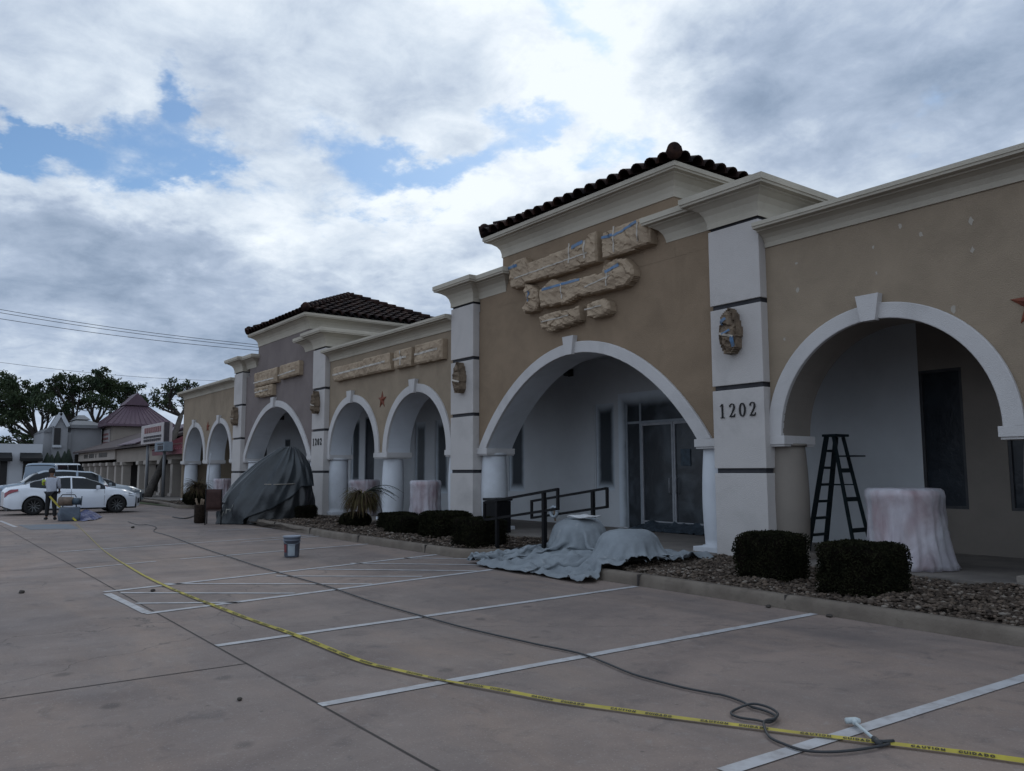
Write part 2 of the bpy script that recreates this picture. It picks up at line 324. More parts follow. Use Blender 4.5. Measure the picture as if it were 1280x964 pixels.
# rocks: colour differs from stone to stone
def rocks_mat():
    m = bpy.data.materials.new('river_rock'); m.use_nodes = True; t = m.node_tree; b = t.nodes['Principled BSDF']
    a = t.nodes.new('ShaderNodeAttribute'); a.attribute_name = 'tone'
    r = t.nodes.new('ShaderNodeValToRGB'); t.links.new(a.outputs['Fac'], r.inputs[0])
    r.color_ramp.elements[0].color = (.022,.014,.009,1); r.color_ramp.elements[1].color = (.19,.165,.14,1)
    for p, c in ((.35,(.045,.030,.020,1)), (.6,(.062,.045,.032,1)), (.85,(.105,.075,.054,1))):
        e = r.color_ramp.elements.new(p); e.color = c
    t.links.new(r.outputs[0], b.inputs['Base Color']); b.inputs['Roughness'].default_value = .85
    return m
M['rock'] = rocks_mat()

# parking lot concrete: mottled, stained slabs
def concrete():
    m = bpy.data.materials.new('lot_concrete'); m.use_nodes = True; t = m.node_tree; b = t.nodes['Principled BSDF']
    co = t.nodes.new('ShaderNodeTexCoord')
    def nz(sc, de, ro=.6, di=0.0, st=(1,1,1)):
        mp = t.nodes.new('ShaderNodeMapping'); mp.inputs[3].default_value = st
        t.links.new(co.outputs['Object'], mp.inputs[0])
        n = t.nodes.new('ShaderNodeTexNoise'); n.inputs['Scale'].default_value = sc; n.inputs['Detail'].default_value = de
        n.inputs['Roughness'].default_value = ro; n.inputs['Distortion'].default_value = di
        t.links.new(mp.outputs[0], n.inputs['Vector']); return n.outputs[0]
    def rng(v, a, b_, lo=0., hi=1.):
        n = t.nodes.new('ShaderNodeMapRange'); t.links.new(v, n.inputs[0])
        for i, x in enumerate((a, b_, lo, hi)): n.inputs[i+1].default_value = x
        return n.outputs[0]
    def mix(f, c1, c2):
        n = t.nodes.new('ShaderNodeMix'); n.data_type = 'RGBA'
        if isinstance(f, float): n.inputs[0].default_value = f
        else: t.links.new(f, n.inputs[0])
        for i, c in ((6, c1), (7, c2)):
            if isinstance(c, tuple): n.inputs[i].default_value = (*c, 1)
            else: t.links.new(c, n.inputs[i])
        return n.outputs[2]
    c = mix(rng(nz(.22, 7, .6, .5), .38, .60), (.245,.190,.163), (.178,.146,.132))
    c = mix(rng(nz(.9, 8, .66, .6, (1,.55,1)), .45, .66, 0, .75), c, (.125,.102,.096))
    c = mix(rng(nz(.55, 7, .62, .3, (.5,1.5,1)), .50, .70, 0, .8), c, (.250,.188,.152))
    c = mix(rng(nz(2.8, 8, .7, .8), .55, .70, 0, .6), c, (.080,.070,.070))
    c = mix(rng(nz(7.5, 6, .7, .3), .57, .70, 0, .4), c, (.26,.24,.228))
    c = mix(rng(nz(60, 4, .8), .35, .7, 0, .22), c, (.05,.045,.045))
    # oil spots, grit and hairline cracks
    def vor(sc, feat, w_=(1,1,1), dist=None):
        mp = t.nodes.new('ShaderNodeMapping'); mp.inputs[3].default_value = w_; t.links.new(co.outputs['Object'], mp.inputs[0])
        v = t.nodes.new('ShaderNodeTexVoronoi'); v.feature = feat; v.inputs['Scale'].default_value = sc
        if dist is not None:
            ad = t.nodes.new('ShaderNodeMix'); ad.data_type = 'RGBA'; ad.blend_type = 'ADD'; ad.inputs[0].default_value = dist
            nn = t.nodes.new('ShaderNodeTexNoise'); nn.inputs['Scale'].default_value = 1.6; nn.inputs['Detail'].default_value = 7; t.links.new(co.outputs['Object'], nn.inputs['Vector'])
            t.links.new(mp.outputs[0], ad.inputs[6]); t.links.new(nn.outputs['Color'], ad.inputs[7]); t.links.new(ad.outputs[2], v.inputs['Vector'])
        else: t.links.new(mp.outputs[0], v.inputs['Vector'])
        return v.outputs['Distance']
    c = mix(rng(vor(1.15, 'F1', dist=.25), .05, .10, .55, 0), c, (.055,.048,.047))
    c = mix(rng(vor(3.1, 'F1'), .035, .06, .5, 0), c, (.05,.045,.045))
    c = mix(rng(vor(.16, 'DISTANCE_TO_EDGE', dist=.9), .0006, .0022, .6, 0), c, (.05,.045,.043))
    c = mix(rng(vor(38, 'F1'), .10, .22, .5, 0), c, (.30,.28,.26))
    # tyre-darkened lanes
    c = mix(rng(nz(.35, 5, .6, .2, (.25,2.6,1)), .52, .70, 0, .45), c, (.085,.076,.076))
    t.links.new(c, b.inputs['Base Color'])
    t.links.new(rng(nz(1.3, 6), .3, .7, .62, .9), b.inputs['Roughness']); b.inputs['Specular IOR Level'].default_value = .3
    bp_ = t.nodes.new('ShaderNodeBump'); bp_.inputs['Strength'].default_value = .25; bp_.inputs['Distance'].default_value = .01
    t.links.new(nz(45, 6, .7), bp_.inputs['Height']); t.links.new(bp_.outputs[0], b.inputs['Normal'])
    return m
M['lot'] = concrete()

# primed back wall, its overspray fading out round the dark masked panes, is plain; ---- helpers
def wloc(o):
    v = Vector((0,0,0))
    while o is not None: v += o.location; o = o.parent
    return v
class MB:
    def __init__(s): s.v = []; s.f = []; s.m = []; s.sm = []
    def add(s, vs, fs, mi=0, sm=False):
        n = len(s.v); s.v += [tuple(x) for x in vs]
        for f in fs: s.f.append([i+n for i in f]); s.m.append(mi); s.sm.append(sm)
        return s
    def box(s, x0, x1, y0, y1, z0, z1, mi=0):
        vs = [(x0,y0,z0),(x1,y0,z0),(x1,y1,z0),(x0,y1,z0),(x0,y0,z1),(x1,y0,z1),(x1,y1,z1),(x0,y1,z1)]
        return s.add(vs, [(0,3,2,1),(4,5,6,7),(0,1,5,4),(1,2,6,5),(2,3,7,6),(3,0,4,7)], mi)
    def bevbox(s, x0, x1, y0, y1, z0, z1, b=.01, mi=0, M_=None):
        bm = bmesh.new(); bmesh.ops.create_cube(bm, size=1)
        for v in bm.verts: v.co = Vector((x0+(v.co.x+.5)*(x1-x0), y0+(v.co.y+.5)*(y1-y0), z0+(v.co.z+.5)*(z1-z0)))
        bmesh.ops.bevel(bm, geom=bm.edges[:], offset=b, segments=2, affect='EDGES', profile=.7)
        if M_ is not None: bm.transform(M_)
        s.bm(bm, mi, False); return s
    def bm(s, bm, mi=0, sm=True):
        bm.verts.index_update()
        s.add([v.co for v in bm.verts], [[v.index for v in f.verts] for f in bm.faces], mi, sm); bm.free(); return s
    def quad(s, a, b, c, d, mi=0): return s.add([a,b,c,d], [(0,1,2,3)], mi)
    def obar(s, a, b, w, h, up=(0,0,1), mi=0):
        a = Vector(a); b = Vector(b); d = (b-a).normalized(); up = Vector(up)
        sx = d.cross(up)
        if sx.length < 1e-4: sx = d.cross(Vector((1,0,0)))
        sx.normalize(); sz = sx.cross(d).normalized()
        vs = []
        for p in (a, b):
            for i, j in ((-1,-1),(1,-1),(1,1),(-1,1)): vs.append(p+sx*(i*w/2)+sz*(j*h/2))
        return s.add(vs, [(3,2,1,0),(4,5,6,7),(0,1,5,4),(1,2,6,5),(2,3,7,6),(3,0,4,7)], mi)
    def tube(s, pts, r, n=8, mi=0, caps=True, sm=True):
        pts = [Vector(p) for p in pts]; rs = r if isinstance(r, (list, tuple)) else [r]*len(pts)
        vs = []; prev = None
        for i, p in enumerate(pts):
            d = (pts[min(i+1, len(pts)-1)]-pts[max(i-1, 0)])
            if d.length < 1e-9: d = Vector((0,0,1))
            d.normalize()
            if prev is None: a = d.orthogonal().normalized()
            else:
                a = prev-d*prev.dot(d)
                a = a.normalized() if a.length > 1e-6 else d.orthogonal().normalized()
            prev = a; b = d.cross(a)
            for k in range(n):
                t = 2*math.pi*k/n; vs.append(p+(a*math.cos(t)+b*math.sin(t))*rs[i])
        fs = []
        for i in range(len(pts)-1):
            for k in range(n):
                k2 = (k+1) % n; fs.append((i*n+k, i*n+k2, (i+1)*n+k2, (i+1)*n+k))
        if caps: fs.append(tuple(range(n-1, -1, -1))); fs.append(tuple((len(pts)-1)*n+k for k in range(n)))
        return s.add(vs, fs, mi, sm)
    def lathe(s, prof, c, n=24, mi=0, sm=True, fn=None):
        vs = []; fs = []
        for i, (r, z) in enumerate(prof):
            for k in range(n):
                t = 2*math.pi*k/n
                rr, z2 = (r, z) if fn is None else fn(r, z, t)
                vs.append((c[0]+rr*math.cos(t), c[1]+rr*math.sin(t), c[2]+z2))
        for i in range(len(prof)-1):
            for k in range(n):
                k2 = (k+1) % n; fs.append((i*n+k, i*n+k2, (i+1)*n+k2, (i+1)*n+k))
        fs.append(tuple(range(n-1, -1, -1))); fs.append(tuple((len(prof)-1)*n+k for k in range(n)))
        return s.add(vs, fs, mi, sm)
    def grid(s, rows, mi=0, sm=True, closed=False, flip=False):
        n = len(rows[0]); vs = [p for r in rows for p in r]; fs = []
        for i in range(len(rows)-1):
            for k in range(n if closed else n-1):
                k2 = (k+1) % n; f = (i*n+k, i*n+k2, (i+1)*n+k2, (i+1)*n+k)
                fs.append(f[::-1] if flip else f)
        return s.add(vs, fs, mi, sm)
    def prism(s, poly, axis, a, b, mi=0):
        def q(p, t): return {'x': (t,p[0],p[1]), 'y': (p[0],t,p[1]), 'z': (p[0],p[1],t)}[axis]
        n = len(poly); vs = [q(p,a) for p in poly]+[q(p,b) for p in poly]
        fs = [tuple(range(n)), tuple(range(2*n-1, n-1, -1))]+[(i, i+n, (i+1)%n+n, (i+1)%n) for i in range(n)]
        return s.add(vs, fs, mi)
    def build(s, name, mats, parent=None, recalc=False):
        if not isinstance(mats, (list, tuple)): mats = [mats]
        off = wloc(parent) if parent is not None else Vector((0,0,0))
        me = bpy.data.meshes.new(name)
        me.from_pydata([(x-off.x, y-off.y, z-off.z) for x, y, z in s.v], [], s.f); me.update()
        for m_ in mats: me.materials.append(m_ if not isinstance(m_, str) else M[m_])
        me.polygons.foreach_set('material_index', s.m); me.polygons.foreach_set('use_smooth', s.sm)
        if recalc:
            b = bmesh.new(); b.from_mesh(me); bmesh.ops.recalc_face_normals(b, faces=b.faces[:]); b.to_mesh(me); b.free()
        o = bpy.data.objects.new(name, me); COL.objects.link(o)
        if parent is not None: o.parent = parent
        return o
def tag(o, label=None, cat=None, group=None, kind=None):
    if label: o['label'] = label
    if cat: o['category'] = cat
    if group: o['group'] = group
    if kind: o['kind'] = kind
    return o
def thing(name, label, cat, loc=(0,0,0), rz=0, group=None):
    o = bpy.data.objects.new(name, None); COL.objects.link(o); o.location = loc; o.rotation_euler = (0,0,rz)
    o.empty_display_size = .1
    return tag(o, label, cat, group)
def bare(name, mb, mats, label, cat, group=None, kind=None, recalc=False):
    return tag(mb.build(name, mats, None, recalc), label, cat, group, kind)
def copy_tree(o, parent=None):
    c = o.copy(); COL.objects.link(c); c.parent = parent
    for ch in [x for x in bpy.data.objects if x.parent == o]: copy_tree(ch, c)
    return c
def recenter(o):          # give a one-mesh thing its origin at the middle of its base
    me = o.data; xs = [v.co for v in me.vertices]
    c = Vector((sum(p.x for p in xs)/len(xs), sum(p.y for p in xs)/len(xs), min(p.z for p in xs)))
    me.transform(Matrix.Translation(-c)); o.location = c; return o
fb = lambda x, y, z, H=.6, o=5: noise.fractal(Vector((x,y,z)), H, 2.0, o)
# ================================================================== SETTING: ground
mb = MB(); mb.quad((-900,-600,-.012),(600,-600,-.012),(600,900,-.012),(-900,900,-.012))
mb.build('ground', 'lot')['kind'] = 'structure'
def gpoly(name, pts, matn, z=.004, kind='structure'):
    mb = MB(); mb.add([(p[0],p[1],z) for p in pts], [tuple(range(len(pts)))])
    o = mb.build(name, matn, None, True)
    if kind: o['kind'] = kind
    return o
gpoly('parking_lot', [(-75,-40),(40,-40),(40,8.34),(-75,8.34)], 'lot', -.006)
# joints between the slabs
mb = MB()
def strip(mb, a, b, w, z, w2=None, rag=0.0):
    a = Vector((a[0],a[1],z)); b = Vector((b[0],b[1],z)); d = (b-a); ln = d.length; d.normalize(); n = Vector((-d.y,d.x,0))
    w2 = w2 or w; k = max(1, int(ln/.25)) if rag else 1
    rows = []
    for i in range(k+1):
        t = i/k; ww = (w+(w2-w)*t)/2
        e1 = ww*(1+rag*fb(a.x*3+t*ln*5, a.y, 1)); e2 = ww*(1+rag*fb(a.x*3+t*ln*5, a.y, 9))
        p = a+(b-a)*t; rows.append([p+n*e1, p-n*e2])
    mb.grid(rows, sm=False, flip=True)
for (x0, y0, x1, y1) in ((-60,2.40,6,2.40),(-60,-3.2,12,-3.2),(-7.0,2.4,-7.0,-3.2),(-15.9,2.4,-15.4,-3.2),(-24.6,2.4,-24.6,-3.2),(1.6,2.4,1.6,-3.2),(-34,2.4,-34,-3.2),(-24.6,2.4,-24.6,8.3),(-16.3,2.4,-16.3,8.3)):
    strip(mb, (x0,y0), (x1,y1), .016, -.0025)
o = mb.build('slab_joints', 'seam'); o['kind'] = 'structure'

# painted markings
mb = MB()
def pg(p, q, w, m_=None, w2=None):
    strip(mb, G(*p), G(*q), w, .000, w2, .10)
pg((400,881),(1018,767), .10); pg((270,807),(795,733), .10)
strip(mb, G(1280,847), G(905,964), .105, 0, None, .1)
a_, b_ = G(1280,847), G(905,964)
strip(mb, a_, a_+(a_-b_).normalized()*.9, .105, .000, None, .1)
pg((130,740),(548,693), .11); pg((182,767),(615,712), .11); pg((134,742),(184,766), .10)
strip(mb, (.0, 2.5, 0), (-.1, 8.2, 0), .105, 0, None, .1)
pg((72,690),(410,667.5), .09)
pg((260,663),(352,660), .09); pg((0,651),(20,659), .11)
o = tag(mb.build('stall_lines', 'paint'), kind='structure')
mb = MB()
for p, q in (((170,754),(300,753)), ((150,741),(368,741.5)), ((205,729.5),(465,730)), ((345,720),(528,720.5)), ((398,711.5),(598,713.5)), ((438,704),(600,706)), ((505,697.5),(588,698.5))):
    pg(p, q, .085)
pg((95,711),(195,701.5), .08); pg((225,699),(460,680), .09); pg((300,678),(400,670), .08)
o = tag(mb.build('hatch_lines', 'paint'), kind='structure')
mb = MB()
bp0, bp1 = G(30,656.5), G(95,661); mb.add([G(22,656),G(88,655),G(98,661),G(38,662)], [(3,2,1,0)])
for v in range(len(mb.v)): mb.v[v] = (mb.v[v][0], mb.v[v][1], -.001)
tag(mb.build('blue_stall_patch', 'paint_blue'), kind='structure')

# ------------------------------------------------------------------ kerbs, beds, walkway
SL = .15
KY = 8.36
def kerb(path, name='kerb', closed_end=True):
    mb = MB(); rows = []
    n = len(path)
    for i, p in enumerate(path):
        p = Vector((p[0],p[1],0)); a = Vector((*path[max(i-1,0)],0)); b = Vector((*path[min(i+1,n-1)],0)); d = (b-a).normalized(); nn = Vector((-d.y,d.x,0))
        prof = [(0,-.01),(.012,.06),(.022,.118),(.05,.146),(.09,.152),(.16,.150),(.16,.05)]
        wob = .004*fb(p.x*1.3, p.y, 0)
        rows.append([p+nn*u+Vector((0,0,z+(wob if z > .1 else 0))) for u, z in prof])
    mb.grid(rows, sm=True, flip=True)
    mb.add(rows[0], [tuple(range(7))]); mb.add(rows[-1], [tuple(range(6,-1,-1))])
    o = mb.build(name, 'kerb', None, True); o['kind'] = 'structure'; return o
def arc(cx, cy, r, a0, a1, n=10): return [(cx+r*math.cos(R(a0+(a1-a0)*i/n)), cy+r*math.sin(R(a0+(a1-a0)*i/n))) for i in range(n+1)]
# path direction +x gives the bed on +y side
left = [(-27.6+i*.6, KY+.52-.52*min(1,(i*.6)/9.0)) for i in range(0, 23)]
left = [(x, y) for x, y in left if x < -13.6]+arc(-13.3, KY+.75, .75, -90, 0)+[(-12.55, 9.18)]
kerb(left)
kerb([(-9.75,9.5)]+arc(-9.0, KY+.72, .72, 180, 270)+[(-8.0+i*.7, KY-.10*min(1,(i*.7)/5)) for i in range(0, 18)])
kerb([(-60,10.3),(-50,10.3),(-44,10.25),(-40.4,10.0),(-38.6,9.75)]+arc(-38.4, 10.35, .6, -90, 0)+[(-37.8,11.3)])
mb = MB()   # joints cut in the kerb
for x in (-5.9,-3.0,-8.3,-14.2,-17.2,-20.2,-23.2):
    y = KY-.02 if x > -9 else KY+.52-.52*min(1,(x+27.6)/9.0)
    mb.box(x-.007, x+.007, y-.004, y+.165, .0, .1545)
tag(mb.build('kerb_joints', 'seam'), kind='structure')
mb = MB()
for x0, x1, y0 in ((-27.5,-12.9,KY+.12), (-9.55,5,KY+.08), (-60,-38,10.2)):
    rows = []
    nx = int((x1-x0)/.35)
    for i in range(nx+1):
        x = x0+(x1-x0)*i/nx; rows.append([(x, y0+(11.38-y0)*j/8, .085+.05*fb(x*.9, j*.5, 2)+.035*math.sin(math.pi*j/8)) for j in range(9)])
    mb.grid(rows, flip=True)
tag(mb.build('bed_soil', 'soil', None, True), kind='structure')
mb = MB(); mb.box(-45.6, 6, 11.34, 14.92, -.02, SL)
tag(mb.build('walkway', 'walk'), kind='structure')
mb = MB(); mb.box(-60, -45.62, 11.4, 30, -.02, .06); tag(mb.build('side_pavement', 'walk'), kind='structure')
# ramp and landing between the two beds
mb = MB()
mb.prism([(-13.35,-.01),(-13.35,.012),(-11.05,SL-.004),(-9.75,SL-.004),(-9.75,-.01)], 'y', 9.15, 11.335)
mb.add([(-12.5,8.40,.0),(-9.8,8.40,.0),(-9.78,9.145,SL-.006),(-11.05,9.145,SL-.006),(-12.5,9.145,.055)], [(0,1,2,3,4)])
tag(mb.build('ramp', 'walk', None, True), kind='structure')

# river rocks
def rocks():
    import random as rd
    rg = rd.Random(3); ico = bmesh.new(); bmesh.ops.create_icosphere(ico, subdivisions=1, radius=1); ico.verts.index_update()
    V0 = [v.co.copy() for v in ico.verts]; F0 = [[v.index for v in f.verts] for f in ico.faces]; ico.free()
    vs = []; fs = []; tone = []
    def bed(x0, x1, y0f, y1, dens):
        n = int((x1-x0)*(y1-8.5)*dens)
        for _ in range(n):
            x = rg.uniform(x0, x1); ya = y0f(x); y = rg.uniform(ya, y1)
            s = rg.uniform(.010,.034)*(1 if x > -14 else 1.3)
            a = rg.uniform(0, 6.28); ca, sa = math.cos(a), math.sin(a); sx, sy, sz = s*rg.uniform(.9,1.6), s*rg.uniform(.7,1.1), s*rg.uniform(.4,.8)
            n0 = len(vs); tn = rg.random()
            zc = .105+.05*fb(x*.9, (y-ya)*1.3, 2)+.03*math.sin(math.pi*min(1,(y-ya)/2.8))+rg.uniform(0,.028)
            for v in V0:
                k = 1+.25*noise.noise(v*1.7+Vector((x*9,y*9,0)))
                px, py, pz = v.x*sx*k, v.y*sy*k, v.z*sz*k
                vs.append((x+px*ca-py*sa, y+px*sa+py*ca, zc+pz)); tone.append(tn)
            for f in F0: fs.append([i+n0 for i in f])
    bed(-9.3, .6, lambda x: KY+.19+max(0, -8.6-x)*.6, 11.33, 900)
    bed(-27.4, -12.9, lambda x: KY+.19+.5*(1-min(1,(x+27.6)/9.0)), 11.33, 230)
    bed(-44, -38.3, lambda x: 10.5, 11.3, 60)
    me = bpy.data.meshes.new('river_rocks'); me.from_pydata(vs, [], fs); me.materials.append(M['rock'])
    me.polygons.foreach_set('use_smooth', [True]*len(fs))
    at = me.attributes.new('tone', 'FLOAT', 'POINT'); at.data.foreach_set('value', tone)
    o = bpy.data.objects.new('river_rocks', me); COL.objects.link(o)
    return tag(o, 'brown and grey river rocks filling the planting beds', 'rocks', None, 'stuff')
rocks()

# ================================================================== THE PLAZA
W, PF, WB, BW = 11.65, 11.47, 12.42, 14.9      # wall face, pilaster face, wall back, back wall
ZT = 5.70
plaza = thing('shopping_plaza', 'long tan stucco strip plaza with white arches, pilasters and two tiled roofs, under repainting', 'building', (-22,11.65,SL))
ARCH_Z = 2.18
def circ(u): return math.sqrt(max(0, 1-u*u))
def seg(u, h, hw):
    Rr = (hw*hw+h*h)/(2*h); c = math.sqrt(max(0, Rr*Rr-(u*hw)**2))-(Rr-h)
    return .5*c+.5*h*(1-u*u)
def arch_fn(kind):
    if kind == 's': return 1.70, 1.96, (lambda u: 1.70*circ(u)), (lambda u: 1.93*circ(u))
    return 3.40, 3.72, (lambda u: seg(u, 2.0, 3.40)), (lambda u: seg(u, 2.24, 3.72))
def wall_bay(x0, x1, arches, matn, intr, ztop=ZT, z0=2.18):
    """stucco wall over the arches of a bay, each opening cut through its full depth"""
    xs = [x0]; segs = []
    cur = x0
    mb = MB()
    def band(xa, xb, za, zb):     # za at xa .. zb at xb, up to ztop
        mb.add([(xa,W,za),(xb,W,zb),(xb,W,ztop),(xa,W,ztop)], [(0,1,2,3)], 0)
        mb.add([(xa,WB,za),(xb,WB,zb),(xb,WB,ztop),(xa,WB,ztop)], [(3,2,1,0)], 1)
        mb.add([(xa,W,za),(xb,W,zb),(xb,WB,zb),(xa,WB,za)], [(3,2,1,0)], 1, True)
    for cx, k in arches:
        hi, ho, fi, fo = arch_fn(k)
        if cx-hi > cur: band(cur, cx-hi, z0, z0)
        n = 40; pts = []
        for i in range(n+1):
            u = -math.cos(math.pi*i/n); pts.append((cx+u*hi, ARCH_Z+fi(u)))
        for (a, za), (b, zb) in zip(pts, pts[1:]): band(a, b, za, zb)
        cur = cx+hi
    if cur < x1: band(cur, x1, z0, z0)
    mb.add([(x0,W,ztop),(x1,W,ztop),(x1,WB,ztop),(x0,WB,ztop)], [(0,1,2,3)], 0)
    o = mb.build('wall', [matn, intr], plaza)
    for cx, k in arches:
        hi, ho, fi, fo = arch_fn(k); mb = MB(); n = 44; yo = W-.055
        A = []; B = []
        for i in range(n+1):
            u = -math.cos(math.pi*i/n); A.append((cx+u*(hi+.0), ARCH_Z+fi(u)-.004)); B.append((cx+u*ho, ARCH_Z+fo(u)+.002))
        rows = [[(a[0],W+.02,a[1]),(a[0],yo+.006,a[1]),(a[0]+(b[0]-a[0])*.05,yo,a[1]+(b[1]-a[1])*.05),(a[0]+(b[0]-a[0])*.95,yo,a[1]+(b[1]-a[1])*.95),(b[0],yo+.006,b[1]),(b[0],W+.001,b[1])] for a, b in zip(A, B)]
        mb.grid(rows, sm=False)
        tr = mb.build('arch_trim', 'trim_white', plaza, True)
        zk = ARCH_Z+fi(0); zk2 = ARCH_Z+fo(0)
        mb = MB(); kx = cx+(-.06 if k == 's' else -.12); y0, y1 = yo-.075, W-.002
        lo, hi2 = .115, .185
        vs = [(kx-lo,y0,zk-.03),(kx+lo,y0,zk-.03),(kx+hi2,y0,zk2+.14),(kx-hi2,y0,zk2+.14)]; vs += [(x,y1,z) for x, y, z in vs]
        mb.add(vs, [(0,1,2,3),(7,6,5,4),(0,4,5,1),(1,5,6,2),(2,6,7,3),(3,7,4,0)])
        mb.build('keystone', 'trim_white', tr, True)
    return o
BAYS = [
 ((-44.9,-36.15), [(-42.72,'s'),(-38.62,'s')], 'stucco_tan', 'primer'),
 ((-35.1,-27.43), [(-31.5,'m')], 'stucco_mauve', 'primer'),
 ((-26.35,-18.2), [(-24.50,'s'),(-20.34,'s')], 'stucco_tan', 'primer'),
 ((-17.12,-9.46), [(-13.36,'m')], 'stucco_brown', 'primer'),
 ((-8.38,0.6), [(-6.46,'s'),(-2.3,'s')], 'stucco_tan', 'old_wall')]
for (x0, x1), ar, ms, mi_ in BAYS: wall_bay(x0, x1, ar, ms, mi_)
# end wall at the far end and the plain back of the building
mb = MB(); mb.box(-45.0,-44.9, W+.002, 26, 0, ZT-.01); mb.box(-45.0, 5.9, 25.9, 26, 0, ZT-.012); mb.box(5.9, 6, 14.9, 26, 0, ZT-.01)
mb.build('end_wall', 'stucco_tan', plaza)
mb = MB(); mb.box(.6, 6, W, WB, 0, ZT); mb.build('wall', 'stucco_tan', plaza)

# impost blocks and columns
def impost(x0, x1, matn='trim_white'):
    mb = MB(); mb.bevbox(x0, x1, W-.06, WB+.05, 2.035, 2.178, .008); mb.bevbox(x0+.02, x1-.02, W-.035, WB+.03, 2.0, 2.034, .005)
    return mb.build('impost', matn, plaza)
def column(x, matn='primer', r=.33):
    mb = MB(); prof = []
    for i in range(17):
        t = i/16; prof.append((r*(.86+.17*math.sin(math.pi*min(1,(t*.82+.12)))), .10+t*1.80))
    prof = [(r*1.10,.0),(r*1.12,.05),(r*1.10,.10)]+prof+[(r*1.0,1.85),(r*.98,1.90)]
    mb.lathe(prof, (x, 12.02, SL), 32)
    mb.bevbox(x-r*1.14, x+r*1.14, 12.02-r*1.14, 12.02+r*1.14, SL-.1, SL+.085, .01)
    return mb.build('column', matn, plaza)
for a, b in ((-45.1,-44.36),(-41.08,-40.26),(-36.98,-36.1),(-35.3,-34.85),(-28.15,-27.35),(-26.5,-26.14),(-22.86,-21.98),(-18.70,-18.12),(-17.2,-16.70),(-10.02,-9.42),(-8.42,-8.1),(-4.82,-3.94)):
    impost(a, b)
for x in (-44.6,-40.62,-36.7,-34.7,-28.0,-26.32,-22.36,-18.55,-16.98,-9.78): column(x)
column(-8.36, 'old_wall'); column(-4.36, 'old_wall')

# pilasters of four blocks with dark grooves between
def pilaster(x0, x1, number=None, numh=.22):
    g = .042; mb = MB(); s = 1.45
    for k in range(4):
        za = SL+k*s+(g if k else -.1); zb = SL+(k+1)*s-g
        mb.bevbox(x0, x1, PF, WB-.01, za, zb, .012, 0)
    for k in range(1, 5):
        z = SL+k*s; mb.box(x0+.035, x1-.035, PF+.04, WB-.02, z-g-.001, z+g+.001, 1)
    p = mb.build('pilaster', ['stucco_white', 'groove'], plaza)
    if number:
        mbn = MB(); xc_ = (x0+x1)/2-.41; zc_ = 2.52; hh = .245
        def strokes(ch):
            if ch == '1': return [([(.5,0),(.5,1)],[.17,.17]), ([(.24,.03),(.76,.03)],[.07,.07]), ([(.22,.84),(.36,.90),(.52,.99)],[.03,.09,.12])]
            if ch == '0': return [([(.5+.31*math.cos(t*math.pi/12),.5+.46*math.sin(t*math.pi/12)) for t in range(25)],[.07+.11*abs(math.cos(t*math.pi/12)) for t in range(25)])]
            p = [(.20,.74),(.22,.86),(.34,.95),(.50,.98),(.66,.93),(.74,.80),(.72,.66),(.62,.50),(.46,.32),(.30,.16),(.16,.06)]
            return [(p,[.15,.12,.07,.07,.10,.17,.18,.15,.11,.08,.05]), ([(.16,.06),(.40,.08),(.62,.07),(.76,.10),(.84,.26)],[.10,.15,.17,.15,.03])]
        for j, ch in enumerate(number):
            for pth, wd in strokes(ch):
                rows = []
                for i_, (px_, pz_) in enumerate(pth):
                    q0 = pth[max(0,i_-1)]; q1 = pth[min(len(pth)-1,i_+1)]; dx_, dz_ = q1[0]-q0[0], (q1[1]-q0[1])*1.45; l_ = math.hypot(dx_,dz_) or 1
                    nx_, nz_ = -dz_/l_*wd[i_]*.5*.17, dx_/l_*wd[i_]*.5*.17
                    X_ = xc_+j*.213+px_*.17; Z_ = zc_+pz_*hh
                    rows.append([(X_+nx_, PF-.004, Z_+nz_),(X_+nx_, PF-.022, Z_+nz_),(X_-nx_, PF-.022, Z_-nz_),(X_-nx_, PF-.004, Z_-nz_)])
                mbn.grid(rows, sm=False, closed=True); mbn.add(rows[0],[(0,1,2,3)]); mbn.add(rows[-1],[(3,2,1,0)])
        no = mbn.build('house_number', 'number_black', p, True)
    return p
PILS = [(-36.2,-35.12,None), (-27.43,-26.37,'1202'), (-18.2,-17.14,None), (-9.46,-8.38,'1202')]
for a, b, n_ in PILS: pilaster(a, b, n_)

# cornices: a profile (outward, height) swept round a rectangle, mitred at the corners
CORN = [(0,-.38),(.03,-.38),(.035,-.30),(.07,-.23),(.13,-.175),(.21,-.145),(.25,-.14),(.25,-.115),(.355,-.11),(.36,-.075),(.375,-.07),(.375,-.005),(.345,.0)]
def sweep_rect(x0, x1, y0, y1, z, prof, name, matn='stucco_cream', parent=None, top=True, sc=1.0):
    mb = MB(); rows = []
    for o_, h in prof:
        o_ *= sc; rows.append([(x0-o_,y0-o_,z+h*sc),(x1+o_,y0-o_,z+h*sc),(x1+o_,y1+o_,z+h*sc),(x0-o_,y1+o_,z+h*sc)])
    mb.grid(rows, sm=False, closed=True)
    if top: mb.add(rows[-1], [(0,1,2,3)])
    return mb.build(name, matn, parent or plaza, True)
def straight(x0, x1, z, prof, name, matn='stucco_cream'):
    mb = MB(); rows = [[(x,W-o_,z+h) for o_, h in prof]+[(x,WB+.15,z),(x,WB+.15,z-.38)] for x in (x0, x1)]
    mb.grid(rows, sm=False)
    for r_, fl in ((rows[0],0),(rows[1],1)): mb.add(r_, [tuple(range(len(r_))) if fl else tuple(range(len(r_)-1,-1,-1))])
    return mb.build(name, matn, plaza, True)
ZC = 5.79
straight(-8.37, 6.2, ZC, CORN, 'cornice')
straight(-26.36, -18.21, ZC, CORN, 'cornice')
straight(-45.05, -36.21, ZC, CORN, 'cornice')
mb = MB()   # the far end return
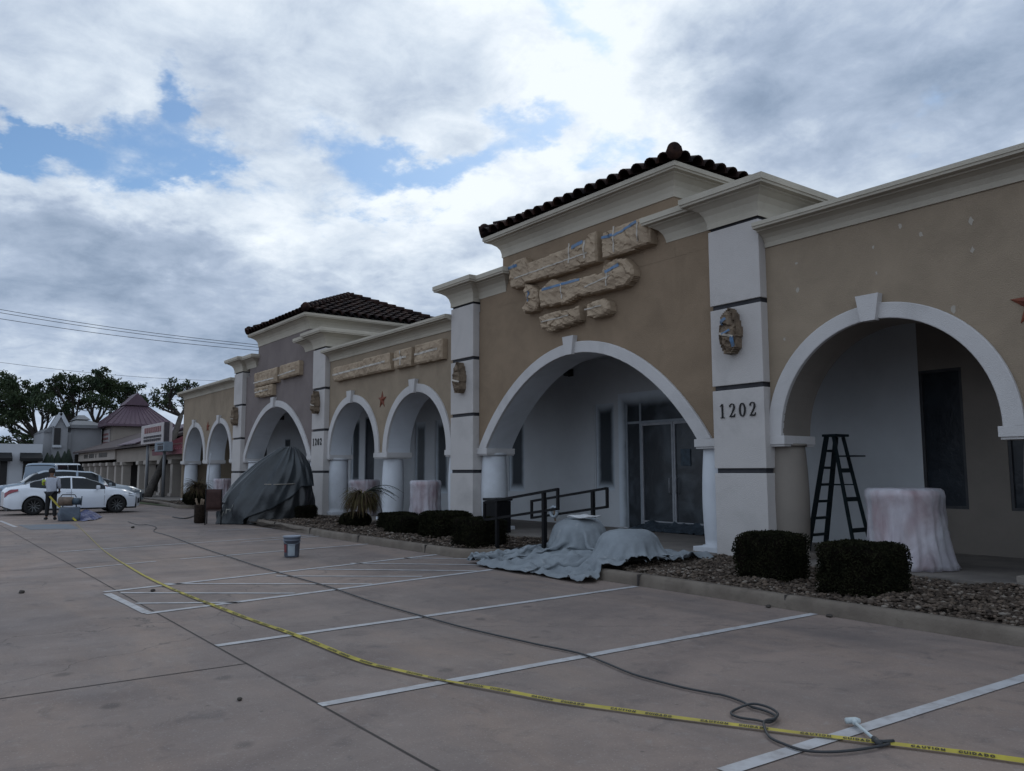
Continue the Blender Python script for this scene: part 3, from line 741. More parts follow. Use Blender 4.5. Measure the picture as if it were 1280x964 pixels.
mb.box(-45.3,-45.04, W-.3, 26, 5.6, 5.785); mb.build('cornice', 'stucco_cream', plaza)
CAP = [(0,-.60),(.012,-.60),(.012,-.50),(.02,-.46),(.05,-.36),(.11,-.27),(.20,-.21),(.25,-.19),(.25,-.165),(.345,-.16),(.35,-.12),(.37,-.115),(.37,-.01),(.345,0)]
def caps(px0, px1, tx0, tx1):
    sweep_rect(px0, px1, PF, 13.2, 6.56, CAP, 'pilaster_cap')
    sweep_rect(tx0, tx1, W, 13.1, 6.545, [(o_, max(h,-.52)) for o_, h in CAP[1:]], 'pilaster_cap')
caps(-9.46, -8.38, -10.62, -9.40); caps(-18.2, -17.14, -17.20, -15.95)
caps(-27.43, -26.37, -28.6, -27.37); caps(-36.2, -35.12, -35.18, -33.9)
# raised gable blocks over the two big arches, and the low wall beside them
GC = [(0,-.54),(.02,-.54),(.025,-.44),(.05,-.34),(.11,-.25),(.20,-.185),(.25,-.165),(.25,-.14),(.34,-.135),(.345,-.10),(.37,-.095),(.37,-.008),(.345,0)]
GB = [(-16.08,-10.42,'stucco_brown',7.44,14.3), (-33.70,-28.22,'stucco_mauve',7.40,14.2)]
for gx0, gx1, ms, gz, gy in GB:
    mb = MB()
    y1 = 17.3
    mb.box(gx0, gx1, W, y1, ZT-.004, gz-.1); mb.build('wall', ms, plaza)
    sweep_rect(gx0, gx1, W, y1, gz, GC, 'cornice')
    mb = MB()
    bx0, bx1 = (gx0-1.0, gx1+.95)
    mb.box(bx0, gx0-.003, W+.0, WB, ZT-.003, 6.05); mb.build('wall', ms, plaza)
    mb = MB(); mb.box(gx1+.003, bx1, W+.0, WB, ZT-.003, 6.05); mb.build('wall', ms, plaza)
# tiled hip roofs
def hip_roof(x0, x1, y0, y1, z, apex, parent=plaza):
    mb = MB(); rg = random.Random(5)
    c = [Vector((x0,y0,z)),Vector((x1,y0,z)),Vector((x1,y1,z)),Vector((x0,y1,z))]; A = Vector(apex)
    for i in range(4): mb.add([c[i]-Vector((0,0,.02)), c[(i+1)%4]-Vector((0,0,.02)), A-Vector((0,0,.03))], [(0,1,2)], 1)
    for i in range(4):
        p, q = c[i], c[(i+1)%4]; e = (q-p); ln = e.length; e.normalize(); mid = (p+q)/2; up = (A-mid); H_ = up.length; up.normalize(); nn = e.cross(up).normalized()
        pitch = ln/round(ln/.345); nc = round(ln/pitch); L_ = .40
        for k in range(nc):
            s_ = (k+.5)*pitch-ln/2; tmax = H_*(1-abs(s_)/(ln/2)); t = -.10
            while t < tmax+.05:
                t1 = min(t+L_+.05, tmax+.12)
                r0 = .165; r1 = .135; jit = rg.uniform(-.012,.012); l0 = .035+rg.uniform(0,.012); l1 = .012
                rows = []
                for tt, rr, lf in ((t, r0, l0), (t1, r1, l1)):
                    base = mid+e*(s_+jit)+up*tt+nn*lf; rows.append([base+e*(rr*math.cos(a))+nn*(rr*math.sin(a)) for a in [math.pi*j/7 for j in range(8)]])
                mb.grid(rows, sm=True, flip=False)
                ins = [pt-nn*0 for pt in rows[0]]; base = mid+e*(s_+jit)+up*(t+.02)+nn*l0
                mb.add(ins+[base+e*(.8*r0*math.cos(a))+nn*(.8*r0*math.sin(a)) for a in [math.pi*j/7 for j in range(7,-1,-1)]], [(j, j+1, 14-j, 15-j) for j in range(7)])
                t += L_
    rf = mb.build('tile_roof', ['tile', 'tile_gap'], parent)
    mb = MB()
    for i in range(4):
        d = A-c[i]; ln = d.length; d.normalize(); t = -.12
        while t < ln:
            t1 = min(ln, t+.44); a = c[i]+d*t+Vector((0,0,.15)); b = c[i]+d*t1+Vector((0,0,.115)); mb.tube([a, b], [.155, .125], 10); t += .38
    mb.build('hip_cap', 'tile', rf)
    for i in range(4):
        mb = MB(); b = bmesh.new(); bmesh.ops.create_uvsphere(b, u_segments=16, v_segments=10, radius=.135, matrix=Matrix.Translation(c[i]+Vector((0,0,.20)))); mb.bm(b)
        mb.build('hip_finial', 'tile', rf)
    return rf
for gx0, gx1, ms, gz, gy in GB:
    o_ = .33
    hip_roof(gx0-o_, gx1+o_, W-o_, 17.3+o_, gz+.03, ((gx0+gx1)/2, (W+17.3)/2, gz+(1.42 if gx0 < -20 else 1.30)))
# flat roof behind the parapet, soffit of the arcade
mb = MB(); mb.box(-44.9, 5.9, WB+.16, 25.9, 5.0, 5.1); mb.build('flat_roof', 'walk', plaza)
mb = MB(); mb.box(-44.9, 5.9, WB+.002, BW-.002, 4.62, 4.72); mb.build('soffit', 'primer_wall', plaza)

# back wall of the arcade, cut round its windows
WINS = [(-6.74,-7.50,.92,3.42,'f'), (-5.32,-6.06,.92,3.42,'f'), (-15.55,-16.38,1.05,3.45,'s'), (-19.45,-20.35,.95,3.3,'s'),
        (-25.30,-26.14,.8,3.45,'s'), (-23.80,-24.70,.8,3.45,'s'), (-30.60,-31.5,1.0,3.9,'s'), (-29.30,-30.15,.9,3.8,'w'),
        (-33.4,-34.1,.9,3.3,'s'), (-38.2,-38.9,.9,3.2,'w'), (-41.4,-42.1,.9,3.2,'w'), (-2.2,-3.0,.92,3.42,'f')]
DOOR = (-15.12,-11.62,.17,3.38)
op = sorted([(b, a, z0, z1) for a, b, z0, z1, _ in WINS]+[(DOOR[0], DOOR[1], DOOR[2]-.02, DOOR[3])])
mbp = MB(); mbo = MB()
def bwq(x0, x1, z0, z1):
    if z1-z0 < .001: return
    m_ = mbo if x0 >= -7.51 else mbp
    m_.add([(x0,BW,z0),(x1,BW,z0),(x1,BW,z1),(x0,BW,z1)], [(0,1,2,3)])
cur = -44.9
for a, b, z0, z1 in op:
    if a < cur: continue
    if cur < -7.5 <= a and False: pass
    bwq(cur, a, SL, 4.62); bwq(a, b, SL, z0); bwq(a, b, z1, 4.62)
    m_ = mbo if a >= -7.51 else mbp; d = .10
    m_.add([(a,BW,z0),(b,BW,z0),(b,BW,z1),(a,BW,z1),(a,BW+d,z0),(b,BW+d,z0),(b,BW+d,z1),(a,BW+d,z1)], [(0,4,5,1),(1,5,6,2),(2,6,7,3),(3,7,4,0)])
    cur = b
bwq(cur, 5.9, SL, 4.62)
mbp.build('back_wall', 'primer_wall', plaza); mbo.build('back_wall', 'old_wall', plaza)
for b, a, z0, z1, k in WINS:
    fm = {'f': 'frame_dark', 's': 'primer_wall', 'w': 'frame_white'}[k]; fw = .05
    mb = MB()
    for bx in ((a,a+fw,z0,z1),(b-fw,b,z0,z1),(a+fw,b-fw,z0,z0+fw),(a+fw,b-fw,z1-fw,z1)): mb.box(bx[0],bx[1],BW+.012,BW+.07,bx[2],bx[3])
    fr = mb.build('window', fm, plaza)
    mb = MB(); mb.quad((a+fw,BW+.05,z0+fw),(b-fw,BW+.05,z0+fw),(b-fw,BW+.05,z1-fw),(a+fw,BW+.05,z1-fw)); mb.build('pane', 'masked_pane' if k == 's' else 'film', fr)
# the glazed entrance
dx0, dx1, dz0, dz1 = DOOR
mb = MB()
for x in (dx0+.03, -14.60, -12.40, dx1-.03): mb.box(x-.03, x+.03, BW-.035, BW+.06, dz0, dz1-.06)
mb.box(dx0+.06, dx1-.06, BW-.03, BW+.055, 2.80, 2.86)
mb.box(dx0+.06, -14.63, BW-.005, BW+.055, dz0, dz0+.10)
ef = mb.build('entrance_frame', 'frame_white', plaza)
mb = MB()
for a, b, c, d in ((dx0+.06,dx1-.06,2.86,dz1-.06), (dx0+.06,-14.63,dz0+.1,2.80), (-12.37,dx1-.06,dz0,2.80)):
    mb.quad((a,BW+.035,c),(b,BW+.035,c),(b,BW+.035,d),(a,BW+.035,d))
mb.build('pane', 'film', ef)
for a, b, hs in ((-14.565,-13.505,1), (-13.495,-12.435,-1)):
    mb = MB()
    mb.box(a, a+.055, BW-.045, BW+.045, dz0+.12, 2.795); mb.box(b-.055, b, BW-.045, BW+.045, dz0+.12, 2.795)
    mb.box(a+.055, b-.055, BW-.045, BW+.045, 2.735, 2.795); mb.box(a+.055, b-.055, BW-.045, BW+.045, dz0+.12, dz0+.21)
    dr = mb.build('door', 'alu', plaza)
    mb = MB(); mb.quad((a+.055,BW+.015,dz0+.2),(b-.055,BW+.015,dz0+.2),(b-.055,BW+.015,2.74),(a+.055,BW+.015,2.74)); mb.build('pane', 'film', dr)
    hx = (b-.10) if hs > 0 else (a+.10)
    mb = MB(); mb.tube([(hx,BW-.03,1.05),(hx,BW-.10,1.07),(hx,BW-.10,1.42),(hx,BW-.03,1.44)], .013, 8); mb.build('handle', 'alu', dr)
mb = MB(); rows = [[(dx0-.30+(dx1-dx0+.52)*i/40, BW-.006-.010*abs(fb(i*.35, j*.3, 3)), dz0+.01+(dz1-dz0+.22)*j/30) for i in range(41)] for j in range(31)]
mb.grid(rows, flip=False); bare('door_masking', mb, 'door_film', 'large hazy dark plastic sheet masking the glass entrance, edges frosted with primer', 'plastic sheet')
# paper notice and masking film at the foot of the doors
mb = MB(); mb.bevbox(-13.28,-12.98,BW-.035,BW-.028,1.72,2.12,.003)
bare('door_notice', mb, 'teal', 'small pale notice taped inside the right glass door leaf', 'notice')
mb = MB(); rows = []
for j in range(12):
    t = j/11; rr = []
    for i in range(60):
        x = -14.7+i*2.95/59; f_ = fb(x*2.2, t*1.2, 3)*.12+fb(x*7, t*3, 5)*.06
        y = BW-.03-.45*t-.05*f_*4; z = .20*(1-t)**2.2*min(1,i/6)+SL+.012+max(0, f_*.7)*(.6+.4*t)+.05*math.sin(math.pi*t)
        rr.append((x, y, z))
    rows.append(rr)
mb.grid(rows)
bare('masking_film', mb, 'blue_film', 'crumpled bluish masking film on the floor along the glass doors', 'plastic sheet', None, None, True)
# light fittings under the soffit
for p in (PY(710,466,BW-.12), PY(351.5,522.5,BW-.12)):
    mb = MB(); c = Vector(p); z = c.z
    mb.bevbox(c.x-.10, c.x+.10, BW-.04, BW-.004, z-.10, z+.10, .01); mb.lathe([(.03,0),(.10,.02),(.12,.10),(.07,.16),(.04,.17)], (c.x, BW-.16, z-.10), 16)
    mb.build('soffit_light', 'lampbox', plaza)
# pale filler patches dabbed on the right-hand wall
rg = random.Random(11)
for (x, z) in ((-6.01,5.22),(-5.71,5.02),(-5.01,5.04),(-5.02,4.63),(-6.44,4.99),(-6.41,4.58),(-7.78,5.02),(-7.78,4.58),(-8.06,3.79),(-5.32,3.84)):
    r = rg.uniform(.022,.042); n = 9; mb = MB()
    mb.add([(x+r*(1+.5*rg.uniform(-1,1))*math.cos(6.28*k/n)*.8, W-.003, z+r*(1+.5*rg.uniform(-1,1))*math.sin(6.28*k/n)*1.2) for k in range(n)], [tuple(range(n))])
    mb.build('filler_patch', 'filler', plaza)
# ================================================================== wrapped signs and lamps on the walls
def inside(poly, x, z):
    c = False; n = len(poly); j = n-1
    for i in range(n):
        xi, zi = poly[i]; xj, zj = poly[j]
        if (zi > z) != (zj > z) and x < (xj-xi)*(z-zi)/(zj-zi)+xi: c = not c
        j = i
    return c
def pdist(poly, x, z):
    d = 9; n = len(poly)
    for i in range(n):
        ax, az = poly[i]; bx, bz = poly[(i+1)%n]; dx, dz = bx-ax, bz-az
        t = max(0, min(1, ((x-ax)*dx+(z-az)*dz)/(dx*dx+dz*dz+1e-9))); d = min(d, math.hypot(x-ax-dx*t, z-az-dz*t))
    return d
def wrapped(poly, label, seed, thick=.22, blue=(), clear=(), y=W, matn='kraft', name='wrapped_sign', cat='wrapped sign', group='paper-wrapped shop signs', res=.026, rough=.75, rim=.03):
    t = thing(name, label, cat, (sum(p[0] for p in poly)/len(poly), y, min(p[1] for p in poly)), 0, group)
    x0 = min(p[0] for p in poly); x1 = max(p[0] for p in poly); z0 = min(p[1] for p in poly); z1 = max(p[1] for p in poly)
    def h(x, z):
        d = pdist(poly, x, z)
        e = min(1, d/rim); e = math.sqrt(max(0, 1-(1-e)**2))
        v = Vector((x*2.2+seed*7.1, z*2.6, seed*3.3))
        r1 = 1-abs(noise.noise(v*1.5+Vector((0,0,9)))*2); r2 = 1-abs(noise.noise(Vector((v.x*3.3+v.z, v.y*2.2, seed)))*2.2); r3 = noise.noise(v*6.5)
        r4 = 1-abs(noise.noise(Vector((x*9+z*5+seed, z*13-x*6, seed)))*2.6); q_ = noise.cell(Vector((x*4.5+noise.noise(v*2)*.8, z*5.5+noise.noise(v*2.5)*.8, seed)))
        wx_, wz_ = x*3.4-z*2.0+noise.noise(v*1.0)*.6, z*5.0+x*1.3+noise.noise(v*.9+Vector((4,0,0)))*.6
        dd_, pp_ = noise.voronoi(Vector((wx_, wz_, seed*1.7)))
        gx_, gz_ = noise.cell(pp_[0]*3.1+Vector((.5,.5,.5)))-.5, noise.cell(pp_[0]*5.3+Vector((.2,.7,.1)))-.5
        fac = (wx_-pp_[0].x)*gx_+(wz_-pp_[0].y)*gz_
        return thick*e - .004 + e*rough*(.022*(r1-.7)+.032*fac+.016*max(0,.10-(dd_[1]-dd_[0]))*8*.3+.016*max(-.2,1-abs(noise.noise(Vector((x*5+z*9,z*2-x*1.5,seed)))*3.2)))
    nx = max(3, int((x1-x0)/res)); nz = max(3, int((z1-z0)/res)); idx = {}; mb = MB(); vs = []; fs = []
    sx = (x1-x0)/nx; sz = (z1-z0)/nz
    cells = {(i, j) for i in range(nx) for j in range(nz) if inside(poly, x0+(i+.5)*sx, z0+(j+.5)*sz)}
    def vid(i, j):
        if (i, j) not in idx:
            x = x0+i*sx; z = z0+j*sz
            border = any((a, b) not in cells for a in (i-1, i) for b in (j-1, j))
            wx = x+(.010*noise.noise(Vector((z*9, x*5, seed))) if border else 0); wz = z+(.012*noise.noise(Vector((x*8, z*5, seed+3))) if border else 0)
            hh = thick*(.80+.10*noise.noise(Vector((x*6, z*6, seed)))) if border else max(.04, h(x, z))
            idx[(i, j)] = len(vs); vs.append((wx, y-hh, wz))
        return idx[(i, j)]
    for (i, j) in cells: fs.append((vid(i,j), vid(i+1,j), vid(i+1,j+1), vid(i,j+1)))
    edges = {}
    for f in fs:
        for a, b in zip(f, f[1:]+f[:1]): edges[(a, b)] = 1
    skirt = {}
    for (a, b) in list(edges):
        if (b, a) not in edges:
            for q in (a, b):
                if q not in skirt: skirt[q] = len(vs); vs.append((vs[q][0], y-.002, vs[q][2]))
            fs.append((b, a, skirt[a], skirt[b]))
    mb.add(vs, fs, 0, False); mb.build('paper_wrap', matn, t)
    for lst, mn, nm in ((blue, 'tape_blue', 'blue_tape'), (clear, 'tape_clear', 'masking_tape')):
        for (ax, az, bx, bz, wd) in lst:
            n = max(2, int(math.hypot(bx-ax, bz-az)/.03)); dx, dz = bx-ax, bz-az; L_ = math.hypot(dx, dz); ux, uz = -dz/L_*wd/2, dx/L_*wd/2
            mb = MB(); rows = []
            for k in range(n+1):
                s_ = k/n; cx, cz = ax+dx*s_, az+dz*s_; rr = []
                for q in (-1, 0, 1):
                    x, z = cx+ux*q*(1+.4*noise.noise(Vector((cx*7,cz*7,q)))), cz+uz*q; 
                    hh = max([h(x+a_, z+b_) for a_ in (-.02,.02) for b_ in (-.02,.02)]+[h(x,z)])
                    rr.append((x, y-max(.05, hh)-.004, z))
                rows.append(rr)
            mb.grid(rows, sm=True, flip=True); mb.build(nm, mn, t)
    return t
def S(pts, k=.9945): return [(x*k, 1.6+(z-1.6)*k) for x, z in pts]
# six over the entrance of 1202
wrapped(S([(-15.66,6.58),(-15.45,6.66),(-15.02,6.68),(-14.85,6.50),(-14.5,6.52),(-13.9,6.53),(-13.42,6.56),(-13.2,6.50),(-12.92,6.56),(-12.74,6.70),(-12.50,6.70),(-12.50,6.03),(-13.66,6.01),(-14.6,6.03),(-15.0,6.02),(-15.1,5.98),(-15.55,6.0),(-15.62,6.16)]),
        'long brown-paper sign with a raised right end, upper left over the big arch', 1, .22, [(-15.55,6.50,-15.2,6.50,.07),(-13.22,6.48,-12.85,6.53,.08)], [(-15.3,6.20,-12.7,6.26,.03),(-13.3,6.15,-13.3,6.60,.04),(-12.8,6.15,-12.8,6.55,.04)])
wrapped(S([(-12.30,6.62),(-11.2,6.64),(-10.95,6.60),(-10.93,6.06),(-12.30,6.04)]),
        'squarish brown-paper sign with a long blue tape strip, highest and rightmost over the big arch', 2, .24, [(-12.24,6.47,-11.85,6.44,.06),(-11.85,6.42,-11.2,6.56,.06)], [(-11.85,6.08,-11.85,6.62,.04),(-11.18,6.15,-11.18,6.55,.035)])
wrapped(S([(-14.48,5.76),(-14.3,5.82),(-14.0,5.95),(-13.66,5.82),(-13.3,5.80),(-12.32,5.76),(-12.28,5.90),(-11.95,5.97),(-11.62,5.90),(-11.44,5.70),(-11.42,5.52),(-11.62,5.36),(-12.2,5.34),(-12.6,5.36),(-13.15,5.40),(-13.5,5.30),(-14.1,5.34),(-14.42,5.36)]),
        'brown-paper sign with one rounded right end and blue tape, middle row over the big arch', 3, .23, [(-14.25,5.73,-12.95,5.72,.06),(-12.15,5.72,-11.75,5.80,.07)], [(-13.55,5.4,-13.55,5.75,.035),(-12.8,5.52,-12.0,5.62,.03),(-12.1,5.42,-12.1,5.7,.035)])
wrapped(S([(-15.0,6.0),(-14.85,5.98),(-14.55,5.80),(-14.50,5.50),(-14.62,5.32),(-15.05,5.32),(-15.12,5.48),(-14.95,5.62),(-15.08,5.85)]),
        'small curled brown-paper bundle left of the middle row over the big arch', 4, .22, [(-14.78,5.80,-14.78,5.55,.05)], [], rough=1.6)
wrapped(S([(-14.48,5.15),(-14.2,5.18),(-13.5,5.16),(-13.12,5.17),(-13.08,4.95),(-13.1,4.84),(-13.6,4.80),(-14.1,4.76),(-14.42,4.88)]),
        'short brown-paper sign without tape, lowest left over the big arch', 5, .22, [], [(-14.3,4.98,-13.3,5.0,.03)], rough=1.4)
wrapped(S([(-12.84,5.18),(-12.3,5.2),(-12.14,5.10),(-12.12,4.92),(-12.25,4.84),(-12.82,4.86)]),
        'smallest brown-paper sign, lowest right over the big arch', 6, .22, [], [(-12.8,5.03,-12.3,5.04,.03)], rough=1.2)
# three over the small arches in the middle
wrapped(S([(-25.83,5.15),(-24,5.17),(-21.80,5.20),(-21.74,4.68),(-23.2,4.66),(-25.75,4.66),(-25.86,4.8)]), 'long paper-wrapped sign over the two middle small arches', 7, .2, [], [(-25.7,4.87,-21.9,4.93,.06)], res=.045)
wrapped(S([(-21.5,5.2),(-20.5,5.2),(-20.48,4.66),(-21.48,4.66)]), 'short square paper-wrapped sign between two longer ones over the middle small arches', 8, .2, [], [(-21.4,4.92,-20.6,4.92,.06),(-20.95,4.7,-20.95,5.15,.05)], res=.045)
wrapped(S([(-20.28,5.22),(-18.78,5.22),(-18.76,4.66),(-20.26,4.66)]), 'paper-wrapped sign next to the pilaster, right end of the row over the middle small arches', 9, .2, [], [(-20.1,4.92,-18.9,4.95,.06)], res=.045)
# three on the far gable
wrapped(S([(-33.78,5.72),(-31.2,5.74),(-31.2,5.14),(-33.74,5.16)]), 'wide paper-wrapped sign, upper left of three on the mauve gable', 10, .2, [], [(-33.6,5.3,-31.3,5.3,.05)], res=.05)
wrapped(S([(-30.92,5.75),(-28.95,5.76),(-28.92,5.22),(-30.9,5.24)]), 'paper-wrapped sign, upper right of three on the mauve gable', 11, .2, [], [(-30.8,5.35,-29.1,5.4,.05)], res=.05)
wrapped(S([(-33.76,5.11),(-31.7,5.10),(-31.68,4.66),(-33.72,4.70)]), 'low small paper-wrapped sign under the wide one on the mauve gable', 12, .2, [], [(-33.5,4.88,-31.9,4.9,.05)], res=.05, rough=1.3)
# wall lamps wrapped in paper on the pilasters
for i, (cx, s_, lb) in enumerate(((-8.95,1,'paper-and-tape-wrapped lamp on the near 1202 pilaster, above the number'), (-17.62,.95,'paper-wrapped lamp on the pilaster left of the big arch'), (-26.9,.9,'paper-wrapped lamp on the 1202 pilaster right of the far arch'), (-35.65,.9,'paper-wrapped lamp on the farthest pilaster, left of the mauve gable'))):
    poly = [(cx-.17*s_,4.05),(cx-.13*s_,4.28),(cx+.02,4.42),(cx+.12*s_,4.30),(cx+.19*s_,4.0),(cx+.15*s_,3.72),(cx+.06*s_,3.62),(cx-.06*s_,3.62),(cx-.16*s_,3.80)]
    wrapped(poly, lb, 20+i, .26 if i else .24, [(cx-.08,4.12,cx+.05,4.22,.05),(cx+.11,3.9,cx+.11,3.72,.05),(cx-.05,3.95,cx+.09,4.02,.035)] if i == 0 else [], [(cx-.14,3.98,cx+.13,3.9,.04)], y=PF, matn='kraft_dark', name='wrapped_lamp', cat='wrapped lamp', group='wrapped wall lamps', res=.028, rough=1.7, rim=.12)
# rusty stars
def star(c, r, label):
    mb = MB(); pts = []
    for k in range(10):
        a = math.pi/2+k*math.pi/5; rr = r if k % 2 == 0 else r*.40; pts.append((c[0]+rr*math.cos(a), c[2]+rr*math.sin(a)))
    y = c[1]; vs = [(x, y-.012, z) for x, z in pts]+[(x, y-.004, z) for x, z in pts]+[(c[0], y-.07, c[2])]
    fs = [(i, (i+1)%10, 20) for i in range(10)]+[(i+10, (i+1)%10+10, (i+1)%10, i) for i in range(10)]
    mb.add(vs, fs); o = mb.build('wall_star', 'star', None, True); recenter(o)
    return tag(o, label, 'star', 'rust-red metal stars on the facade')
star((-22.42,W,3.80), .27, 'rust-red metal star between the two middle small arches')
star((-4.30,W,3.76), .30, 'rust-red metal star on the right wall at the edge of the view')
star((-40.55,W,3.80), .27, 'rust-red metal star between the two farthest small arches')

# ================================================================== handrails, bin
def rail(y, label):
    t = thing('handrail', label, 'handrail', (-12.9,y,0), 0, 'black ramp handrails')
    x0, x1 = -13.33, -11.07; zt = lambda x: 1.045+.132*(x+12.9)
    lo = .34
    mb = MB(); s_ = .045
    mb.obar((x0,y,zt(x0)),(x1,y,zt(x1)), s_, s_); mb.obar((x0,y,zt(x0)-lo),(x1,y,zt(x1)-lo), s_, s_)
    mb.obar((x0,y,zt(x0)+.02),(x0,y,zt(x0)-lo-.02), s_, s_, (0,1,0)); mb.obar((x1,y,zt(x1)+.02),(x1,y,zt(x1)-lo-.02), s_, s_, (0,1,0))
    mb.build('rail', 'black_metal', t)
    for x in (-12.9, -11.46):
        mb = MB(); mb.bevbox(x-.032, x+.032, y-.032, y+.032, -.02, zt(x)-.002, .004); mb.build('post', 'black_metal', t)
    return t
rail(9.2, 'black steel handrail of the ramp, nearer the bushes'); rail(10.38, 'black steel handrail of the ramp, on the entrance side beside the covered shrubs')
c = G(622, 666, .15)
t = thing('litter_bin', 'dark square bin standing behind the left handrail', 'bin', c)
mb = MB(); mb.bevbox(c.x-.24, c.x+.24, c.y-.22, c.y+.22, .16, .90, .02); mb.build('body', 'black_metal', t)
mb = MB(); mb.bevbox(c.x-.27, c.x+.27, c.y-.25, c.y+.25, .905, .97, .015); mb.build('lid', 'dark_plastic', t)
mb = MB(); q = G(662, 640, .6); 
# round pale thing on the post: tape roll hung on the inner rail
t = thing('tape_roll', 'pale round tape roll hung on the inner handrail by its post', 'tape roll', (-12.55,10.42,.80))
mb = MB(); 
for k in range(2): mb.tube([(-12.56+.10*math.cos(a), 10.33+.012*k, .80+.10*math.sin(a)) for a in [i*math.pi/12 for i in range(25)]], .028, 8)
mb.build('roll', 'label_pale', t)
mb = MB(); mb.obar((-12.56,10.335,.90),(-12.56,10.37,.62), .05, .004); mb.build('hanging_end', 'kraft_dark', t)

# ================================================================== drop cloth over two shrubs
def cloth():
    """an actual sheet dropped over two shrubs: position-based dynamics on a grid of points"""
    import numpy as np
    sp = .040; ns, ntt = 124, 84
    rs = np.random.RandomState(4)
    S_, T_ = np.meshgrid(np.arange(ns)*sp, np.arange(ntt)*sp, indexing='ij')
    def sm(n_, k):
        g = rs.rand(*n_)-.5
        for _ in range(k): g = (g+np.roll(g,1,0)+np.roll(g,-1,0)+np.roll(g,1,1)+np.roll(g,-1,1))/5
        return g/abs(g).max()
    tail = np.clip((1.7-S_)/1.0, 0, 1); tail = tail*tail*(3-2*tail)
    sc = np.where(S_ < 1.6, S_*.50, .80+(S_-1.6)*.86)
    tc = T_*(.88-.60*tail)+.12*tail
    ang = R(-3); cx, sy_ = math.cos(ang), math.sin(ang)
    X = -12.15+sc*cx-tc*sy_; Y = 8.00+sc*sy_+tc*cx
    Z = .95+.10*sm((ns,ntt), 14)+.30*sm((ns,ntt), 5)*tail
    P = np.stack([X+.16*sm((ns,ntt),5)*(.45+tail), Y+.16*sm((ns,ntt),5)*(.45+tail), Z], -1); V = P.copy()
    lay = (.012+.045*(sm((ns,ntt), 7)+1)*.5*(.25+tail)).astype(float)
    bush = ((-11.12,9.72,.47,.74),(-9.50,9.36,.48,.66))
    def collide(P, V):
        x, y = P[...,0], P[...,1]
        g = .152*np.clip((x+13.35)/2.3,0,1)*np.clip((y-8.40)/.745,0,1)
        onk = (y > KY+.005) & ((x > -9.0) | (np.hypot(x+9.0, y-KY-.72) < .71)); g[onk] = .158; g[(y > 8.9) & (x > -9.85)] = .158
        g = g+lay
        hit = P[...,2] < g
        P[...,2] = np.where(hit, g, P[...,2])
        for bx, by, r, h in bush:
            dx, dy = x-bx, y-by; d = np.sqrt(dx*dx+dy*dy)+1e-6
            top = h*(1-np.clip(d/r,0,1)**5*.25)
            ins = (d < r) & (P[...,2] < top)
            pv = top-P[...,2]; pr = r-d; rad = ins & (pr < pv); up = ins & ~rad
            P[...,2] = np.where(up, top, P[...,2]); k = np.where(rad, r/d, 1.0)
            P[...,0] = np.where(rad, bx+dx*k, P[...,0]); P[...,1] = np.where(rad, by+dy*k, P[...,1])
            hit |= ins
        hm = hit[...,None]
        V[...] = np.where(hm, V+(P-V)*.72, V)
    def con(a_, b_, L_, k):
        d = P[b_]-P[a_]; l = np.sqrt((d*d).sum(-1, keepdims=True))+1e-9; c_ = d*((l-L_)/l)*.5*k
        P[a_] += c_; P[b_] -= c_
    sl = slice
    def pairs(di, dj, L_, k):
        for par in (0, 1):
            if di and not dj:
                a_ = (sl(par*di, ns-di, 2*di), sl(None)) if di == 1 else (sl(0, ns-di), sl(None)); b_ = (sl(a_[0].start+di, a_[0].stop+di, a_[0].step), sl(None))
            elif dj and not di:
                a_ = (sl(None), sl(par*dj, ntt-dj, 2*dj)) if dj == 1 else (sl(None), sl(0, ntt-dj)); b_ = (sl(None), sl(a_[1].start+dj, a_[1].stop+dj, a_[1].step))
            con(a_, b_, L_, k)
            if max(abs(di), abs(dj)) > 1: break
    for step in range(170):
        vel = (P-V)*.965; V = P.copy(); P = P+vel; P[...,2] -= 9.8*(1/70)**2
        if step < 40: P[...,0] += .0004*sm((ns,ntt),3)*tail; 
        for it in range(7):
            pairs(1, 0, sp, 1.0); pairs(0, 1, sp, 1.0)
            for a_, b_ in (((sl(0,ns-1),sl(0,ntt-1)),(sl(1,ns),sl(1,ntt))),((sl(1,ns),sl(0,ntt-1)),(sl(0,ns-1),sl(1,ntt)))): con(a_, b_, sp*1.41421, .22)
            pairs(2, 0, sp*2, .10); pairs(0, 2, sp*2, .10)
            collide(P, V)
    for i in range(ns):        # creases left in the slack parts of the sheet
        for j in range(ntt):
            x, y, z = P[i,j]; fl = math.exp(-max(0, z-.16)*7)*min(1, min(i, j, ns-1-i, ntt-1-j)/3+.25)
            a_ = max(0, 1-abs(noise.noise(Vector((i*.075+j*.03, j*.11-i*.03, 3.0))))*3.0); b_ = max(0, 1-abs(noise.noise(Vector((i*.05-j*.10, j*.05+i*.09, 8.0))))*3.4)
            P[i,j,2] += fl*(.085*a_*a_+.050*b_)+.006*noise.noise(Vector((i*.3,j*.3,1)))+.010*b_
    mb = MB(); vs = [tuple(p) for p in P.reshape(-1,3)]
    fs = [(i*ntt+j, (i+1)*ntt+j, (i+1)*ntt+j+1, i*ntt+j+1) for i in range(ns-1) for j in range(ntt-1) if not (i > ns*.6 and P[i,j,0] > -9.0+.10*math.sin(j*.35) and P[i,j,2] < .3)]
    mb.add(vs, fs, 0, True); o = mb.build('drop_cloth', 'cloth')
    ss = o.modifiers.new('ss', 'SUBSURF'); ss.levels = 1; ss.render_levels = 1
    so_ = o.modifiers.new('s', 'SOLIDIFY'); so_.thickness = .006; so_.offset = 1
    recenter(o); tag(o, 'crumpled grey-blue drop cloth thrown over two shrubs beside the ramp', 'drop cloth')
cloth()
c = Vector((-10.90,9.72,.74))
mb = MB(); rows = []
